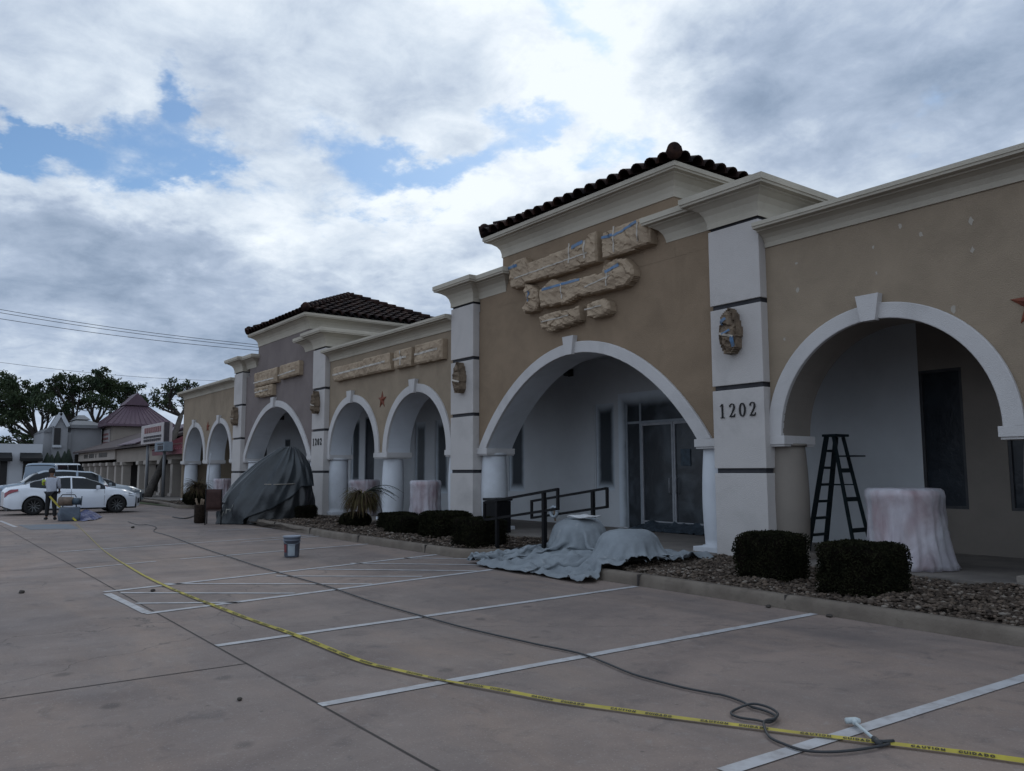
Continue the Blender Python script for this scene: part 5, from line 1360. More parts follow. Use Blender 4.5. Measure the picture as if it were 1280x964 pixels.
def car(T, paint, label, loc, rz, detail=True):
    t = thing('parked_car', label, 'car', (0,0,0), 0, 'cars parked at the far end of the lot')
    Rw = T['R']; Ra = Rw+.05; L0, L1 = T['L0'], T['L1']
    ys = sorted(set([round(L0+(L1-L0)*i/90, 4) for i in range(91)]+[round(wy+Ra*math.sin(math.pi*(k/24-.5)), 4) for wy in T['wy'] for k in range(25)]))
    ys = [y for y in ys if L0 <= y <= L1]
    def sec(y):
        w_ = lerp_tab(T['w'], y); b = lerp_tab(T['belt'], y); rz_ = max(b+.02, lerp_tab(T['roof'], y)); rw = min(w_*.9, lerp_tab(T['rw'], y)); lo = T['sill']
        if y < L0+.25: lo = T['sill']+.10*(1-(y-L0)/.25)
        if y > L1-.25: lo = T['sill']-.02+.06*(1-(L1-y)/.25)
        for wy in T['wy']:
            if abs(y-wy) < Ra: lo = max(lo, Rw+math.sqrt(Ra*Ra-(y-wy)**2)-.01)
        pts = [(w_*.96, lo), (w_*.995, max(lo+.02,.40)), (w_*1.0, max(lo+.04,.56)), (w_*.985, max(lo+.06,.74)), (w_*.955, max(lo+.08, b-.10)), (w_*.93, b), (w_*.915, b+.008)]
        gh = rz_-b
        pts += [(rw+(w_*.9-rw)*.45, b+gh*.55), (rw+(w_*.9-rw)*.10, b+gh*.90), (rw*.93, b+gh*.965), (rw*.6, b+gh*.995), (0, rz_+.008)]
        return pts
    body = MB(); glass = MB(); wsc = MB()
    S_ = [sec(y) for y in ys]; np_ = len(S_[0])
    for sgn in (1, -1):
        vs = [(sgn*x, y, z) for y, p in zip(ys, S_) for x, z in p]
        fB, fG, fW = [], [], []
        for i in range(len(ys)-1):
            ym = (ys[i]+ys[i+1])/2; gh = S_[i][-1][1]-S_[i][5][1]
            for k in range(np_-1):
                f = (i*np_+k, (i+1)*np_+k, (i+1)*np_+k+1, i*np_+k+1)
                if sgn < 0: f = f[::-1]
                if 6 <= k <= 7 and T['sg'][0] < ym < T['sg'][1] and gh > .10 and not any(a < ym < b for a, b in T['pil']): fG.append(f)
                elif k >= 8 and (T['ws'][0] < ym < T['ws'][1] or T['rs'][0] < ym < T['rs'][1]): fW.append(f)
                else: fB.append(f)
        body.add(vs, fB, 0, True)
        if fG: glass.add(vs, fG, 0, True)
        wsc.add(vs, fW, 0, True)
    for S_e, y, rev in ((S_[0], ys[0], 0), (S_[-1], ys[-1], 1)):
        loop = [(x, y, z) for x, z in S_e]+[(-x, y, z) for x, z in S_e[-2::-1]]
        body.add(loop, [tuple(range(len(loop))) if not rev else tuple(range(len(loop)-1,-1,-1))])
    body.build('body', paint, t, False); glass.build('side_window', 'car_glass', t); wsc.build('windscreen', 'car_glass', t)
    mb = MB(); w0 = T['w'][3][1]
    mb.box(-w0*.80, w0*.80, L0+.12, L1-.2, .17, .62); mb.box(-w0*.93, w0*.93, T['wy'][0]+Ra, T['wy'][1]-Ra, .19, .30)
    mb.box(-w0*.72, w0*.72, L0+.5, L1-1.0, .62, .80); mb.build('underbody', 'dark_plastic', t)
    mb = MB()   # arch lips and sill, seams
    for wy in T['wy']:
        for sg in (1,-1): mb.tube([(sg*(lerp_tab(T['w'], wy+Ra*math.cos(a))*.985), wy+Ra*math.cos(a), Rw+Ra*math.sin(a)) for a in [math.pi*j/16-.15 for j in range(19)] if Rw+Ra*math.sin(a) > .2], .010, 5)
    for sg in (1,-1):
        for y in (T['sg'][1]-.02, T['pil'][-1][0]+.03, T['wy'][0]+.52):
            xs = lerp_tab(T['w'], y); b = lerp_tab(T['belt'], y); mb.tube([(sg*xs*.99, y, .32), (sg*(xs+.002), y, .6), (sg*xs*.958, y, b-.09), (sg*xs*.93, y, b)], .006, 4)
    mb.build('trim', 'dark_plastic', t)
    for wy in T['wy']:
        for sg in (1,-1):
            wx = sg*(w0-.10)
            b = bmesh.new(); wl = thing('wheel', None, None, (wx,wy,Rw)); wl.parent = t
            mb = MB()
            def ring(prof, mb, n=32):
                rows = [[(wx+sg*x, wy+r*math.cos(6.2832*k/n), Rw+r*math.sin(6.2832*k/n)) for k in range(n)] for r, x in prof]; mb.grid(rows, closed=True)
            ring([(Rw*.66,.085),(Rw*.72,.10),(Rw*.93,.095),(Rw,.07),(Rw,-.07),(Rw*.9,-.10),(Rw*.5,-.10)], mb); mb.build('tyre', 'tyre', wl, True)
            mb = MB(); ring([(Rw*.68,.08),(Rw*.63,.085),(Rw*.60,.03),(Rw*.3,.02),(.001,.02)], mb)
            for k in range(10):
                a = 6.2832*k/10; mb.obar((wx+sg*.055, wy+.03*math.cos(a), Rw+.03*math.sin(a)), (wx+sg*.075, wy+Rw*.64*math.cos(a+.12), Rw+Rw*.64*math.sin(a+.12)), .026, .02, (sg,0,0), 1)
            mb.lathe([(.001,0)],(0,0,0),3) if False else None
            mb.build('rim', ['dark_plastic', 'rim'], wl)
    # lamps, mirrors, handles
    for sg in (1,-1):
        wf = lerp_tab(T['w'], L1-.30); mb = MB(); rows = []
        for j in range(7):
            y = L1-.52+.42*j/6; xx = lerp_tab(T['w'], y); b_ = lerp_tab(T['belt'], y); rows.append([(sg*(xx*.995+.004), y, b_-.13+.02*j/6), (sg*(xx*.965+.006), y, b_-.055), (sg*(xx*.90+.004), y, b_+.005)])
        mb.grid(rows, sm=True, flip=sg < 0); mb.build('headlight', 'lamp_clear', t)
        mb = MB(); rows = []
        for j in range(7):
            y = L0+.01+.42*j/6; xx = lerp_tab(T['w'], y); b_ = lerp_tab(T['belt'], y); h_ = .15*(1-j/9); rows.append([(sg*(xx*.995+.006), y, b_-.04-h_), (sg*(xx*.97+.008), y, b_-.06), (sg*(xx*.94+.006), y, b_-.015)])
        mb.grid(rows, sm=True, flip=sg < 0); mb.build('tail_light', 'tail_red', t)
        y = T['sg'][1]-.28; xx = lerp_tab(T['w'], y); b_ = lerp_tab(T['belt'], y)
        mb = MB(); mb.obar((sg*(xx*.92),y,b_+.05),(sg*(xx+.10),y-.01,b_+.08),.05,.03); mb.bevbox(*sorted((sg*(xx+.05), sg*(xx+.22))), y-.07, y+.06, b_+.02, b_+.16, .03); mb.build('mirror', paint, t)
        mb = MB()
        for y in (-.35, T['sg'][0]+.95 if T is not SEDAN else -1.08): 
            b_ = lerp_tab(T['belt'], y); xx = lerp_tab(T['w'], y); mb.tube([(sg*(xx*.965),y,b_-.14),(sg*(xx*.965+.03),y+.03,b_-.135),(sg*(xx*.965+.03),y+.17,b_-.135),(sg*(xx*.965),y+.20,b_-.14)], .012, 6)
        mb.build('door_handle', paint, t)
        mb = MB(); mb.bevbox(*sorted((sg*(lerp_tab(T['w'],L1-.14)*.80), sg*(lerp_tab(T['w'],L1-.14)*.99))), L1-.24, L1-.06, .36, .56, .03); mb.build('fog_recess', 'dark_plastic', t)
    t.location = loc; t.rotation_euler = (0,0,rz); return t
car(SEDAN, 'car_white', 'white sedan parked sideways nearest the worker, tail to the left', (-36.62, 5.36, 0), 0)
yc = PX(60,600,-41.5).y
car(SUV, 'car_blue', 'pale blue suv parked directly behind the white sedan', (-41.3, yc, 0), R(180))
car(SEDAN, 'car_silver', 'silver sedan whose roof shows past the bonnet of the white one', (-44.2, PX(112,600,-44.2).y, 0), 0)
car(VAN, 'car_blue', 'tall pale van farthest back in the row of parked cars', (-52.0, PX(74,600,-52.0).y, 0), R(62))

# ================================================================== worker
def skin(name, pts, edges, rad, matn, parent, root=0, sub=2):
    me = bpy.data.meshes.new(name); off = wloc(parent)
    me.from_pydata([tuple(Vector(p)-off) for p in pts], edges, []); me.materials.append(M[matn])
    o = bpy.data.objects.new(name, me); COL.objects.link(o); o.parent = parent
    md = o.modifiers.new('skin', 'SKIN')
    if not me.skin_vertices: 
        bpy.context.view_layer.objects.active = o
    for i, r in enumerate(rad):
        rr = r if isinstance(r, tuple) else (r, r)
        me.skin_vertices[0].data[i].radius = rr
    me.skin_vertices[0].data[root].use_root = True
    md.use_smooth_shade = True
    s = o.modifiers.new('sub', 'SUBSURF'); s.levels = sub; s.render_levels = sub
    return o
def worker():
    c = (G(56.5,650)+G(68.5,650))/2
    t = thing('person', 'worker in a pale shirt and dark trousers standing by the white sedan, holding yellow tape', 'person', c)
    ux = Vector((_r.x,_r.y,0)); uy = Vector((-_r.y,_r.x,0))      # right in view, away from the viewer
    q = lambda a, b, z: c+ux*a+uy*b+Vector((0,0,z))
    J = dict(pel=q(0,0,.93), sp=q(-.01,.02,1.12), ch=q(-.02,.06,1.32), nk=q(-.05,.09,1.47), hd=q(-.09,.12,1.58), hd2=q(-.10,.13,1.67),
        ls=q(-.19,.08,1.38), le=q(-.30,.24,1.16), lw=q(-.42,.34,1.24), lh=q(-.47,.37,1.27), rs=q(.14,.06,1.37), re=q(.20,.10,1.10), rw=q(.12,.26,.96), rh=q(.09,.31,.94),
        lp=q(-.09,0,.88), lk=q(-.13,.02,.48), la=q(-.15,.04,.09), lt=q(-.22,.10,.05), rp=q(.09,0,.88), rk=q(.12,.0,.48), ra=q(.14,.02,.09), rt=q(.11,.14,.05))
    names = list(J); ix = {n: i for i, n in enumerate(names)}
    E_ = [('pel','sp'),('sp','ch'),('ch','nk'),('nk','hd'),('hd','hd2'),('ch','ls'),('ls','le'),('le','lw'),('lw','lh'),('ch','rs'),('rs','re'),('re','rw'),('rw','rh'),('pel','lp'),('lp','lk'),('lk','la'),('la','lt'),('pel','rp'),('rp','rk'),('rk','ra'),('ra','rt')]
    rad = dict(pel=.12, sp=.115, ch=.13, nk=.05, hd=.085, hd2=.075, ls=.06, le=.04, lw=.028, lh=.034, rs=.06, re=.04, rw=.028, rh=.034, lp=.085, lk=.055, la=.038, lt=.032, rp=.085, rk=.055, ra=.038, rt=.032)
    pts = [J[n] for n in names]; edges = [(ix[a], ix[b]) for a, b in E_]; rr = [rad[n] for n in names]
    # five fingers on each hand, curled round what they hold
    for h, w_, sgn in (('lh','lw',1),('rh','rw',-1)):
        d = (J[h]-J[w_]).normalized(); s_ = d.cross(Vector((0,0,1))).normalized()
        for k, (o_, L_) in enumerate(((-.026,.07),(-.009,.078),(.009,.074),(.026,.06))):
            a = J[h]+s_*o_+d*.03; b = a+d*L_*.5+Vector((0,0,-.012)); e = b+d*L_*.25+Vector((0,0,-.035)); i0 = len(pts); pts += [a,b,e]; rr += [.009,.0085,.007]; edges += [(ix[h],i0),(i0,i0+1),(i0+1,i0+2)]
        a = J[w_]+(J[h]-J[w_])*.5+s_*(-.038*sgn); b = a+d*.035+s_*(-.012*sgn)+Vector((0,0,-.02)); i0 = len(pts); pts += [a,b]; rr += [.011,.009]; edges += [(ix[h],i0),(i0,i0+1)]
    skin('body', pts, edges, rr, 'skin', t)
    # face: nose, ears
    sub = ['sp','ch','nk','ls','le','rs','re']
    sp = [J['pel']+Vector((0,0,-.02)), J['sp'], J['ch'], J['ch'].lerp(J['nk'],.55), J['ls'], J['le'], J['le'].lerp(J['lw'],.25), J['rs'], J['re'], J['re'].lerp(J['rw'],.25)]
    skin('shirt', sp, [(0,1),(1,2),(2,3),(2,4),(4,5),(5,6),(2,7),(7,8),(8,9)], [(.19,.135),(.165,.135),(.185,.15),.085,.085,.062,.055,.085,.062,.055], 'shirt', t, 1)
    tp = [J['pel']+Vector((0,0,.02)), J['lp'], J['lk'], J['la']+Vector((0,0,.02)), J['rp'], J['rk'], J['ra']+Vector((0,0,.02))]
    skin('trousers', tp, [(0,1),(1,2),(2,3),(0,4),(4,5),(5,6)], [(.155,.125),.105,.078,.062,.105,.078,.062], 'trousers', t, 0)
    for a, b in (('la','lt'),('ra','rt')):
        d = J[b]-J[a]; d.z = 0; d.normalize(); f = Vector((J[a].x,J[a].y,c.z)); skin('shoe', [f-d*.05+Vector((0,0,.05)), f+d*.08+Vector((0,0,.045)), f+d*.17+Vector((0,0,.035))], [(0,1),(1,2)], [.05,.048,.036], 'trousers', t, 0)
    b = bmesh.new(); bmesh.ops.create_uvsphere(b, u_segments=20, v_segments=14, radius=1)
    hc = J['hd'].lerp(J['hd2'],.6)
    for v in b.verts:
        k = 1+.05*noise.noise(v.co*3); v.co = hc+Vector((v.co.x*.100*k, v.co.y*.105*k, v.co.z*.112*k+.018))
    bmesh.ops.delete(b, geom=[v for v in b.verts if (v.co-hc).z < -.035 and (v.co-hc).dot(uy*.8-ux*.6) > .02], context='VERTS')
    mb = MB(); mb.bm(b); mb.build('hair', 'hair', t)
    d = (-ux*.7+uy*.7); mb = MB(); mb.tube([hc+d*.085+Vector((0,0,.0)), hc+d*.118+Vector((0,0,-.022)), hc+d*.085+Vector((0,0,-.035))], [.008,.016,.010], 6); mb.build('nose', 'skin', t)
    h = J['lh']+(J['lh']-J['lw']).normalized()*.05
    t2 = thing('tape_dispenser', 'yellow roll of tape held in the worker\'s raised hand', 'tape roll', h)
    mb = MB(); mb.tube([h+Vector((0,0,-.13)), h+Vector((0,0,-.02)), h+Vector((0,0,.07))], [.05,.062,.045], 12); mb.build('roll', 'hivis', t2)
    mb = MB(); mb.tube([h+Vector((0,0,.07)), h+Vector((0,0,.13))], [.02,.022], 8); mb.build('nozzle', 'dark_plastic', t2)
worker()
# sprayer on a grey sack, blue sheet on the ground
c = G(86,651); c2 = c+Vector((-.2,.1,0))
def crumple_box(c, sx, sy, sz, seed, amp=.05):
    b = bmesh.new(); bmesh.ops.create_cube(b, size=1); bmesh.ops.subdivide_edges(b, edges=b.edges[:], cuts=9, use_grid_fill=True)
    for v in b.verts:
        p = Vector((v.co.x*sx, v.co.y*sy, (v.co.z+.5)*sz)); n_ = noise.noise_vector(p*3+Vector((seed,0,0)))+noise.noise_vector(p*8)*.4; k = .8+.2*(1-abs(v.co.z*1.2))
        v.co = c+Vector((p.x*k, p.y*k, max(0, p.z)))+Vector((n_.x,n_.y,n_.z*.5 if v.co.z > 0 else 0))*amp
    mb = MB(); mb.bm(b); return mb
t = bare('grey_sack', crumple_box(c, .5, .62, .44, 3), 'bag', 'bulging grey-blue sack on the lot beside the worker', 'sack'); recenter(t)
t = thing('paint_sprayer', 'brown paint sprayer with a dark motor resting on the grey sack', 'sprayer', c+Vector((0,0,.45)))
e = Vector((.5,.85,0)).normalized(); o0 = c+Vector((0,0,.64))
mb = MB(); mb.tube([o0-e*.36, o0-e*.33, o0+e*.08, o0+e*.11], [.08,.15,.15,.08], 16); mb.build('tank', 'tank', t)
mb = MB(); mb.tube([o0+e*.12, o0+e*.34], .115, 12); mb.tube([o0+e*.36-Vector((0,0,.14)), o0+e*.38+Vector((0,0,.17))], .02, 6); mb.build('motor', 'teal', t)
mb = MB()
for k in (-.22, .22): mb.tube([o0+e*k+Vector((0,0,-.19)), o0+e*k*.9+Vector((0,0,-.09))], .02, 6)
mb.tube([o0-e*.3+Vector((0,0,.15)), o0-e*.25+Vector((0,0,.22)), o0+e*.15+Vector((0,0,.22)), o0+e*.2+Vector((0,0,.13))], .016, 6); mb.build('frame', 'black_metal', t)
mb = MB(); poly = [G(*p) for p in ((92,650.5),(100,641),(112,640),(124,644),(128,647),(120,650),(104,652))]; poly2 = [(p.x,p.y) for p in poly]
x0,x1 = min(p[0] for p in poly2), max(p[0] for p in poly2); y0,y1 = min(p[1] for p in poly2), max(p[1] for p in poly2); idx = {}; vs = []; fs = []; st = .06
for i in range(int((x1-x0)/st)+1):
    for j in range(int((y1-y0)/st)+1):
        if not inside(poly2, x0+(i+.5)*st, y0+(j+.5)*st): continue
        f = []
        for a, b in ((i,j),(i+1,j),(i+1,j+1),(i,j+1)):
            if (a,b) not in idx:
                idx[(a,b)] = len(vs); x, y = x0+a*st, y0+b*st; e_ = min(1, pdist(poly2, x, y)/.2); vs.append((x, y, .012+e_*.26*max(0, .6-abs(noise.noise(Vector((x*2.6,y*1.8,2))))*2.2)))
            f.append(idx[(a,b)])
        fs.append(f)
mb.add(vs, fs, 0, True); recenter(bare('blue_sheet', mb, 'blue_sheet', 'crumpled dark blue plastic sheet on the lot right of the grey sack', 'plastic sheet'))

# ================================================================== background
gpoly('grass_strip', [G(150,627)[:2], G(216,634)[:2], G(232,624)[:2], G(180,617)[:2]], 'grass', .01)
gpoly('far_grass', [(-70,9.5),(-53,9.6),(-53,12.8),(-70,12.8)], 'grass', .015)
YF = 14.0
fx = lambda px: PY(px, 600, YF).x
t = thing('arcade_shops', 'low cream row of shops with square columns and a purple metal tower roof', 'building', (-75,YF,0))
xA, xB = fx(101), -48.0
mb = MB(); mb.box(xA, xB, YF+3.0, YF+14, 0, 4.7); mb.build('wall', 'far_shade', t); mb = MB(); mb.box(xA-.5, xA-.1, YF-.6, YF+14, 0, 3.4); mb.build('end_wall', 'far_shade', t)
mb = MB(); mb.box(xA-.2, fx(147), YF-.30, YF+.2, 2.68, 3.52); mb.build('fascia_board', 'far_trim', t)
mb = MB(); rg = random.Random(4)
x = xA+2.2
while x < fx(147)-2.5:
    wd = rg.uniform(.22,.4)
    if rg.random() > .18: mb.box(x, x+wd*.8, YF-.325, YF-.303, 2.92, 3.30)
    x += wd+.22
mb.build('fascia_lettering', 'far_glass', t)
mb = MB(); mb.box(fx(147), xB, YF-.15, YF+.3, 2.42, 3.45); mb.build('beam', 'far_cream', t)
for px in (107,114,121,128.5,137,146.5,155.5,176,185.5,203,217.5,236):
    x = fx(px); mb = MB(); w_ = .30
    mb.bevbox(x-w_, x+w_, YF-.2, YF+.4, 0, 2.3, .03); mb.bevbox(x-w_-.12, x+w_+.12, YF-.32, YF+.5, 2.15, 2.44, .05); mb.box(x-w_-.08, x+w_+.08, YF-.28, YF+.48, 0, .25)
    mb.build('column', 'far_trim' if px < 150 or px > 152 else 'far_trim', t)
mb = MB()
for a, b in ((150,173),(189,200),(206,215)): mb.box(fx(a), fx(b), YF+2.9, YF+2.98, .1, 2.4)
mb.build('shop_window', 'far_glass', t)
# shed roof
mb = MB(); e0 = YF-.7; mb.prism([(e0,3.45),(e0,3.62),(YF+5,5.6),(YF+5,5.4)], 'x', xA-.8, fx(196)); mb.build('roof', 'far_roof_brown', t, True)
mb = MB(); a, b = fx(158), fx(182); mb.prism([(e0-.1,3.66),(e0-.1,3.74),(YF+5,5.9),(YF+5,5.7)], 'x', a, b); mb.build('roof', 'far_purple', t, True)
# tower
xc = PY(141.7,530,17.0).x; z_e = PY(141.7,530,17.0).z; tw = 6.2
y1 = PX(207,528,xc).y
mb = MB(); mb.box(xc-tw, xc, 17, y1, 3.5, z_e); mb.build('tower_wall', 'far_cream', t)
mb = MB(); mb.box(xc-tw+.9, xc-1.2, 16.9, 16.98, z_e-2.3, z_e-.5); o_ = mb.build('tower_sign', 'sign_white', t)
mb = MB(); 
for k in range(3): mb.box(xc-tw+1.3, xc-1.7, 16.86, 16.89, z_e-2.0+k*.45, z_e-1.78+k*.45)
mb.build('sign_bars', 'sign_red', o_)
mb = MB(); o = .8; mx_, my_ = xc-tw/2, (17+y1)/2; zt = PY(172,503, my_).z if True else 12
zt = PD(172,504,1).z; dd = ray(172,504); tt = (mx_/dd.x); zt = CAMZ+dd.z*tt
E4 = [(xc-tw-o,17-o,z_e),(xc+o,17-o,z_e),(xc+o,y1+o,z_e),(xc-tw-o,y1+o,z_e)]; k = .30
T4 = [(mx_+(p[0]-mx_)*k, my_+(p[1]-my_)*k, z_e+(zt-z_e)*.86) for p in E4]
mb.grid([[(p[0],p[1],p[2]-.22) for p in E4], E4, T4], sm=False, closed=True); mb.add(T4, [(0,1,2,3)]); mb.add([(p[0],p[1],p[2]-.22) for p in E4], [(3,2,1,0)])
for i in range(4):     # standing seams
    p, q_, r_, s_ = Vector(E4[i]), Vector(E4[(i+1)%4]), Vector(T4[i]), Vector(T4[(i+1)%4])
    for j in range(13): mb.obar(p.lerp(q_, j/12)+Vector((0,0,.03)), r_.lerp(s_, j/12)+Vector((0,0,.03)), .05, .06)
mb.build('tower_roof', 'far_purple', t, True)
mb = MB(); z0 = z_e+(zt-z_e)*.80; z1 = zt+ .9; g0 = [(mx_+(p[0]-mx_)*.38, my_+(p[1]-my_)*.38, z0+.15) for p in E4]; ym = my_
mb.add(g0+[(g0[1][0]+.1, my_, z1+.1), (g0[0][0]-.1, my_, z1+.1)], [(0,1,4,5),(2,3,5,4),(1,2,4),(3,0,5),(0,3,2,1)]); mb.build('ridge_vent', 'far_purple', t, True)
# red roof at the right
mb = MB(); xa, xb = fx(204), xB; z0 = PY(215,562,YF-.8).z
dd = ray(216,524); ty = (YF+6)/dd.y; z1 = CAMZ+dd.z*ty; 
P1 = [(xa,YF-.8,z0),(xb,YF-.8,z0),(xb,YF+6,z1),(xa+1.2,YF+6,z1)]; mb.add(P1+[(xb,YF+12,z0),(xa,YF+12,z0)], [(0,1,2,3),(3,2,4,5),(0,3,5)]); mb.box(xa, xb, YF-.78, YF-.7, z0-.3, z0-.003)
for j in range(22):
    f = j/21; mb.obar((xa+(xb-xa)*f,YF-.8,z0+.03), (xa+1.2+(xb-xa-1.2)*f,YF+6,z1+.03), .05, .07)
mb.build('red_roof', 'far_red', t)

# pole sign
YS = 12.6
pa, pb_ = PY(176.8,533,YS), PY(204.5,527,YS); zlo = PY(178,556,YS).z; zhi = pa.z
t = thing('shop_sign', 'large white shop sign with reddish and dark lettering, by the leaning trunk', 'sign', (pb_.x,YS,0))
mb = MB(); mb.bevbox(pa.x, pb_.x, YS, YS+.55, zlo, zhi, .05); mb.build('cabinet', 'sign_white', t)
w_ = pb_.x-pa.x
mb = MB(); rg = random.Random(9)
for (z0f, z1f, n) in ((.56,.84,8),): 
    for j in range(n): mb.box(pa.x+w_*(.18+.095*j), pa.x+w_*(.18+.095*j+.06), YS-.04, YS-.003, zlo+(zhi-zlo)*z0f, zlo+(zhi-zlo)*z1f)
mb.build('sign_lettering', 'sign_red', t)
mb = MB()
for (z0f, z1f) in ((.30,.40),(.12,.24)):
    x = pa.x+w_*.16
    while x < pb_.x-w_*.08:
        l = rg.uniform(.25,.6); mb.box(x, min(x+l, pb_.x-w_*.05), YS-.04, YS-.003, zlo+(zhi-zlo)*z0f, zlo+(zhi-zlo)*z1f); x += l+.12
mb.build('sign_lettering', 'sign_dark', t)
mb = MB(); mb.box(pb_.x+.003, pb_.x+.06, YS+.05, YS+.35, zlo, zhi); mb.build('cabinet_edge', 'sign_dark', t)
for px_ in (pb_.x-.6, pa.x+.9):
    mb = MB(); mb.tube([(px_,YS+.28,0),(px_,YS+.28,zlo)], .10, 10); mb.build('post', 'far_metal', t)
a, b = PY(193.5,553.5,YS-.1), PY(205,564,YS-.1)
mb = MB(); mb.bevbox(a.x, b.x, YS-.1, YS+.4, b.z, a.z, .03); o_ = mb.build('lower_panel', 'sign_blue', t)
mb = MB(); mb.box(a.x+.8, b.x-.25, YS-.13, YS-.103, b.z+(a.z-b.z)*.72, b.z+(a.z-b.z)*.84)
for k in range(3): mb.box(a.x+.9+k*.45, a.x+1.2+k*.45, YS-.13, YS-.103, b.z+.1, b.z+(a.z-b.z)*.6)
mb.build('panel_lettering', 'sign_dark', o_)

# grey gabled building and long white building at the far end
XG = -97.0
fy = lambda px, X=XG: PX(px, 600, X).y
fz = lambda py, px=90, X=XG: PX(px, py, X).z
t = thing('grey_building', 'grey stucco building with a metal-capped block and a gabled bay with a tall dark window', 'building', (XG,fy(90),0))
mb = MB(); mb.box(XG-9, XG, fy(85.5), fy(124), 0, fz(531)); mb.build('wall', 'far_grey', t)
mb = MB(); ya, yb = fy(84), fy(125.5); z0, z1 = fz(531), fz(523.5); E4 = [(XG+.4,ya,z0),(XG+.4,yb,z0),(XG-9.4,yb,z0),(XG-9.4,ya,z0)]; cx_, cy_ = XG-4.5, (ya+yb)/2
mb.grid([[(p[0],p[1],p[2]-.35) for p in E4], E4, [(cx_+(p[0]-cx_)*.42, cy_+(p[1]-cy_)*.42, z1) for p in E4]], sm=False, closed=True)
E5 = [(cx_+(p[0]-cx_)*.45, cy_+(p[1]-cy_)*.45, z1+.1) for p in E4]; mb.grid([E5, [(cx_+(p[0]-cx_)*.18, cy_+(p[1]-cy_)*.18, fz(516)) for p in E4]], sm=False, closed=True); mb.build('roof', 'far_metal', t, True)
mb = MB(); mb.box(XG-8, XG+.3, fy(51), fy(85.3), 0, fz(541)); mb.build('wall', 'far_grey', t)
g0, g1, gm = fy(61), fy(80), fy(70)
mb = MB(); mb.prism([(g0,0),(g1,0),(g1,fz(534)),(gm,fz(518)),(g0,fz(534))], 'x', XG-3, XG+.8); mb.build('gable', 'far_grey', t, True)
mb = MB(); 
for a, b in (((g0,fz(534)),(gm,fz(517.5))), ((gm,fz(517.5)),(g1,fz(534)))): mb.obar((XG+.9,a[0],a[1]),(XG+.9,b[0],b[1]),.3,.35)
mb.build('gable_trim', 'far_white', t)
mb = MB(); mb.box(XG+.82, XG+.9, fy(63), fy(71), fz(557), fz(536)); mb.build('window', 'far_glass', t); 
mb = MB(); mb.box(XG+.82, XG+1.05, fy(61.5), fy(72.5), fz(560), fz(557)); mb.build('sill', 'far_white', t)
mb = MB(); mb.prism([(fy(50),fz(541)),(fy(62),fz(541)),(fy(62),fz(535)),(fy(58),fz(535))], 'x', XG-8, XG+.5); mb.build('roof', 'far_metal', t, True)
mb = MB(); yq = [(fy(94),0),(fy(111),0),(fy(111),fz(563)),(fy(106),fz(561)),(fy(100),fz(565)),(fy(96),fz(573))]; mb.prism(yq, 'x', XG+.01, XG+.1); mb.build('archway', 'far_glass', t, True)
for i, px in enumerate((57.5,63,70.5,79,84)):
    y = fy(px, XG+4); h = PX(px, (566,568,564,564,561)[i], XG+4).z; mb = MB(); rr = .75
    mb.lathe([(.2,0),(rr,.6),(rr*.95,h*.35),(rr*.6,h*.7),(.05,h)], (XG+4,y,0), 14, fn=lambda r,z,a:(r*(1+.15*noise.noise(Vector((math.cos(a)*3,z*2,math.sin(a)*3)))),z))
    recenter(bare('cypress', mb, 'cypress', ('leftmost small dark cypress before the grey building','second dark cypress from the left, under the gable edge','middle dark cypress directly below the tall dark window','fourth dark cypress from the left, broad and pointed','rightmost slim dark cypress before the grey building')[i], 'cypress', 'pointed cypresses in front of the grey building'))
XW = -92.0; wy = lambda px: PX(px,600,XW).y; wz = lambda py: PX(30,py,XW).z
t = thing('white_building', 'long low white building with dark awnings at the left edge', 'building', (XW,wy(20),0))
mb = MB(); mb.box(XW-12, XW, wy(-60), wy(51), 0, wz(555)); mb.build('wall', 'far_white', t)
for a, b in ((-30,-12),(-6,12.5),(23,50)):
    mb = MB(); ya, yb = wy(a), wy(b); mb.prism([(XW+.01,wz(566)),(XW+.01,wz(576)),(XW+1.2,wz(577)),(XW+1.2,wz(573))], 'y', ya, yb); mb.build('awning', 'awning', t, True)
    mb = MB(); mb.box(XW+.02, XW+.1, ya+.3, yb-.3, 0, wz(576)); mb.build('shop_window', 'far_glass', t)

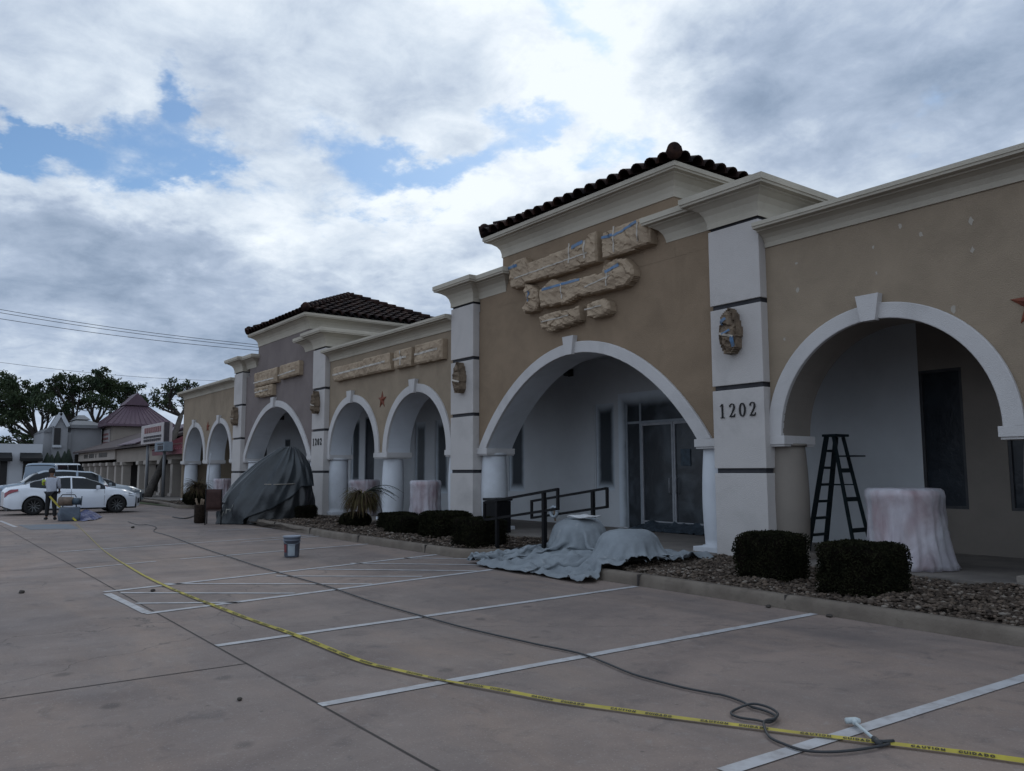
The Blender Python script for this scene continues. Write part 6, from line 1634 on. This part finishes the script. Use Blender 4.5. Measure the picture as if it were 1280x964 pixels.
# trees
def tree(name, label, basept, fork, blobs, dist, seed, leafn, lsz=.17, trunk_r=.35, group='trees beyond the buildings'):
    rg = random.Random(seed); t = thing(name, label, 'tree', basept, 0, group)
    tm = MB(); lm = MB(); k = dist/FPX
    basept = Vector(basept); fk = PD(*fork, dist)
    tm.tube(smooth_path([basept, basept.lerp(fk,.55)+Vector((.2,.1,0)), fk], 5), [trunk_r*(1-.35*i/10) for i in range(11)], 9)
    vs = []; fs = []
    for (px, py, r) in blobs:
        c_ = PD(px, py, dist+rg.uniform(-3,3)); rad = r*k
        mid = fk.lerp(c_, .5)+Vector((rg.uniform(-.5,.5), rg.uniform(-.5,.5), -rad*.25))
        pth = smooth_path([fk, mid, c_], 5); tm.tube(pth, [trunk_r*.42*(1-.75*i/len(pth)) for i in range(len(pth))], 6)
        nt_ = int(7+rad*3.2)
        for _ in range(nt_):
            d = Vector((rg.gauss(0,1), rg.gauss(0,1), rg.gauss(0,.62))).normalized(); e_ = c_+d*rad*rg.uniform(.45,1.0)
            s_ = pth[rg.randint(int(len(pth)*.5), len(pth)-1)]; m2 = s_.lerp(e_,.5)+Vector((0,0,-.12*rad)); tm.tube(smooth_path([s_,m2,e_],3), [.075,.06,.05,.045,.035,.03,.02][:7], 4)
            cr_ = rad*rg.uniform(.20,.36)
            for _ in range(int(leafn*cr_*cr_*17)):
                p = e_+Vector((rg.gauss(0,1)*cr_*.80, rg.gauss(0,1)*cr_*.80, rg.gauss(0,1)*cr_*.5)); a = Vector((rg.gauss(0,1), rg.gauss(0,1), rg.gauss(0,1))).normalized(); b = a.orthogonal().normalized(); s2 = lsz*rg.uniform(.6,1.3)
                n0 = len(vs); vs += [p-a*s2, p+b*s2*.5, p+a*s2, p-b*s2*.5]; fs.append((n0,n0+1,n0+2,n0+3))
    lm.add(vs, fs); tm.build('trunk', 'bark', t); lm.build('crown', 'leaf_tree', t); return t
def gb(px, d):
    v = ray(px, 600); v.z = 0; v = v*d; return (v.x, v.y, 0)
LN = 26
tree('oak_tree', 'big spreading oak at the left edge, its trunk leaning behind the grey gable', gb(52,96), (47,548), [(10,505,24),(34,498,20),(52,505,18),(-14,500,22),(20,482,15),(-5,480,16),(28,520,14),(42,484,12),(5,527,14),(62,515,10)], 96, 1, LN, .18, .5)
tree('oak_tree', 'low branching oak with sparse foliage at the left edge below the big crown', gb(46,93), (40,556), [(14,540,8),(26,545,9),(34,553,8),(8,548,6)], 93, 2, LN, .16, .2)
tree('oak_tree', 'oak with a pale gap-filled crown above the metal-capped grey block', gb(92,100), (92,535), [(70,490,14),(85,478,16),(92,500,13),(76,512,11),(100,488,11),(66,475,9),(88,520,8)], 100, 3, LN, .18, .4)
tree('oak_tree', 'tallest oak, between the grey block and the purple roof', gb(120,100), (119,530), [(112,480,13),(128,478,16),(140,490,13),(118,500,13),(135,508,11),(106,505,9),(126,466,9)], 100, 4, LN, .18, .4)
tree('oak_tree', 'dark oak right behind the peak of the purple roof', gb(160,104), (158,535), [(158,486,11),(170,490,12),(162,502,12),(178,505,10),(150,498,8)], 104, 5, LN, .18, .4)
tree('leaning_tree', 'tree with a long leaning trunk beside the shop sign, crown behind the cream parapet', tuple(G(183,623)), (226,520), [(205,492,12),(216,484,11),(228,488,12),(200,503,10),(215,503,11),(238,482,11),(192,497,8),(232,502,9)], 60, 6, 34, .12, .27, 'trees beyond the buildings')
tree('far_treeline', 'distant low row of dark foliage at the far left behind the white building', gb(20,140), (20,556), [(-20,552,7),(0,553,6),(14,554,6),(28,553,6),(42,555,6)], 140, 7, 16, .3, .3)
# power lines
for i, (y0, y1, d0, d1, lb) in enumerate(((385,431,78,84,'highest of the three power lines crossing the left sky'),(389,434,78,84,'middle of the three power lines crossing the left sky'),(396.5,438,78,84,'lowest of the three power lines crossing the left sky'),(450,476,92,120,'single thin cable lower in the sky, above the trees'))):
    a = PD(-60, y0-(y1-y0)*60/320, d0); b = PD(330, y1+1, d1) if i < 3 else PD(300, 477, d1)
    pts = []
    for j in range(21):
        f = j/20; p = a.lerp(b, f); p.z -= .35*math.sin(math.pi*f) if i < 3 else .6*math.sin(math.pi*f); pts.append(p)
    mb = MB(); mb.tube(pts, .028 if i < 3 else .022, 5); recenter(bare('power_line', mb, 'wire', lb, 'power line', 'power lines'))
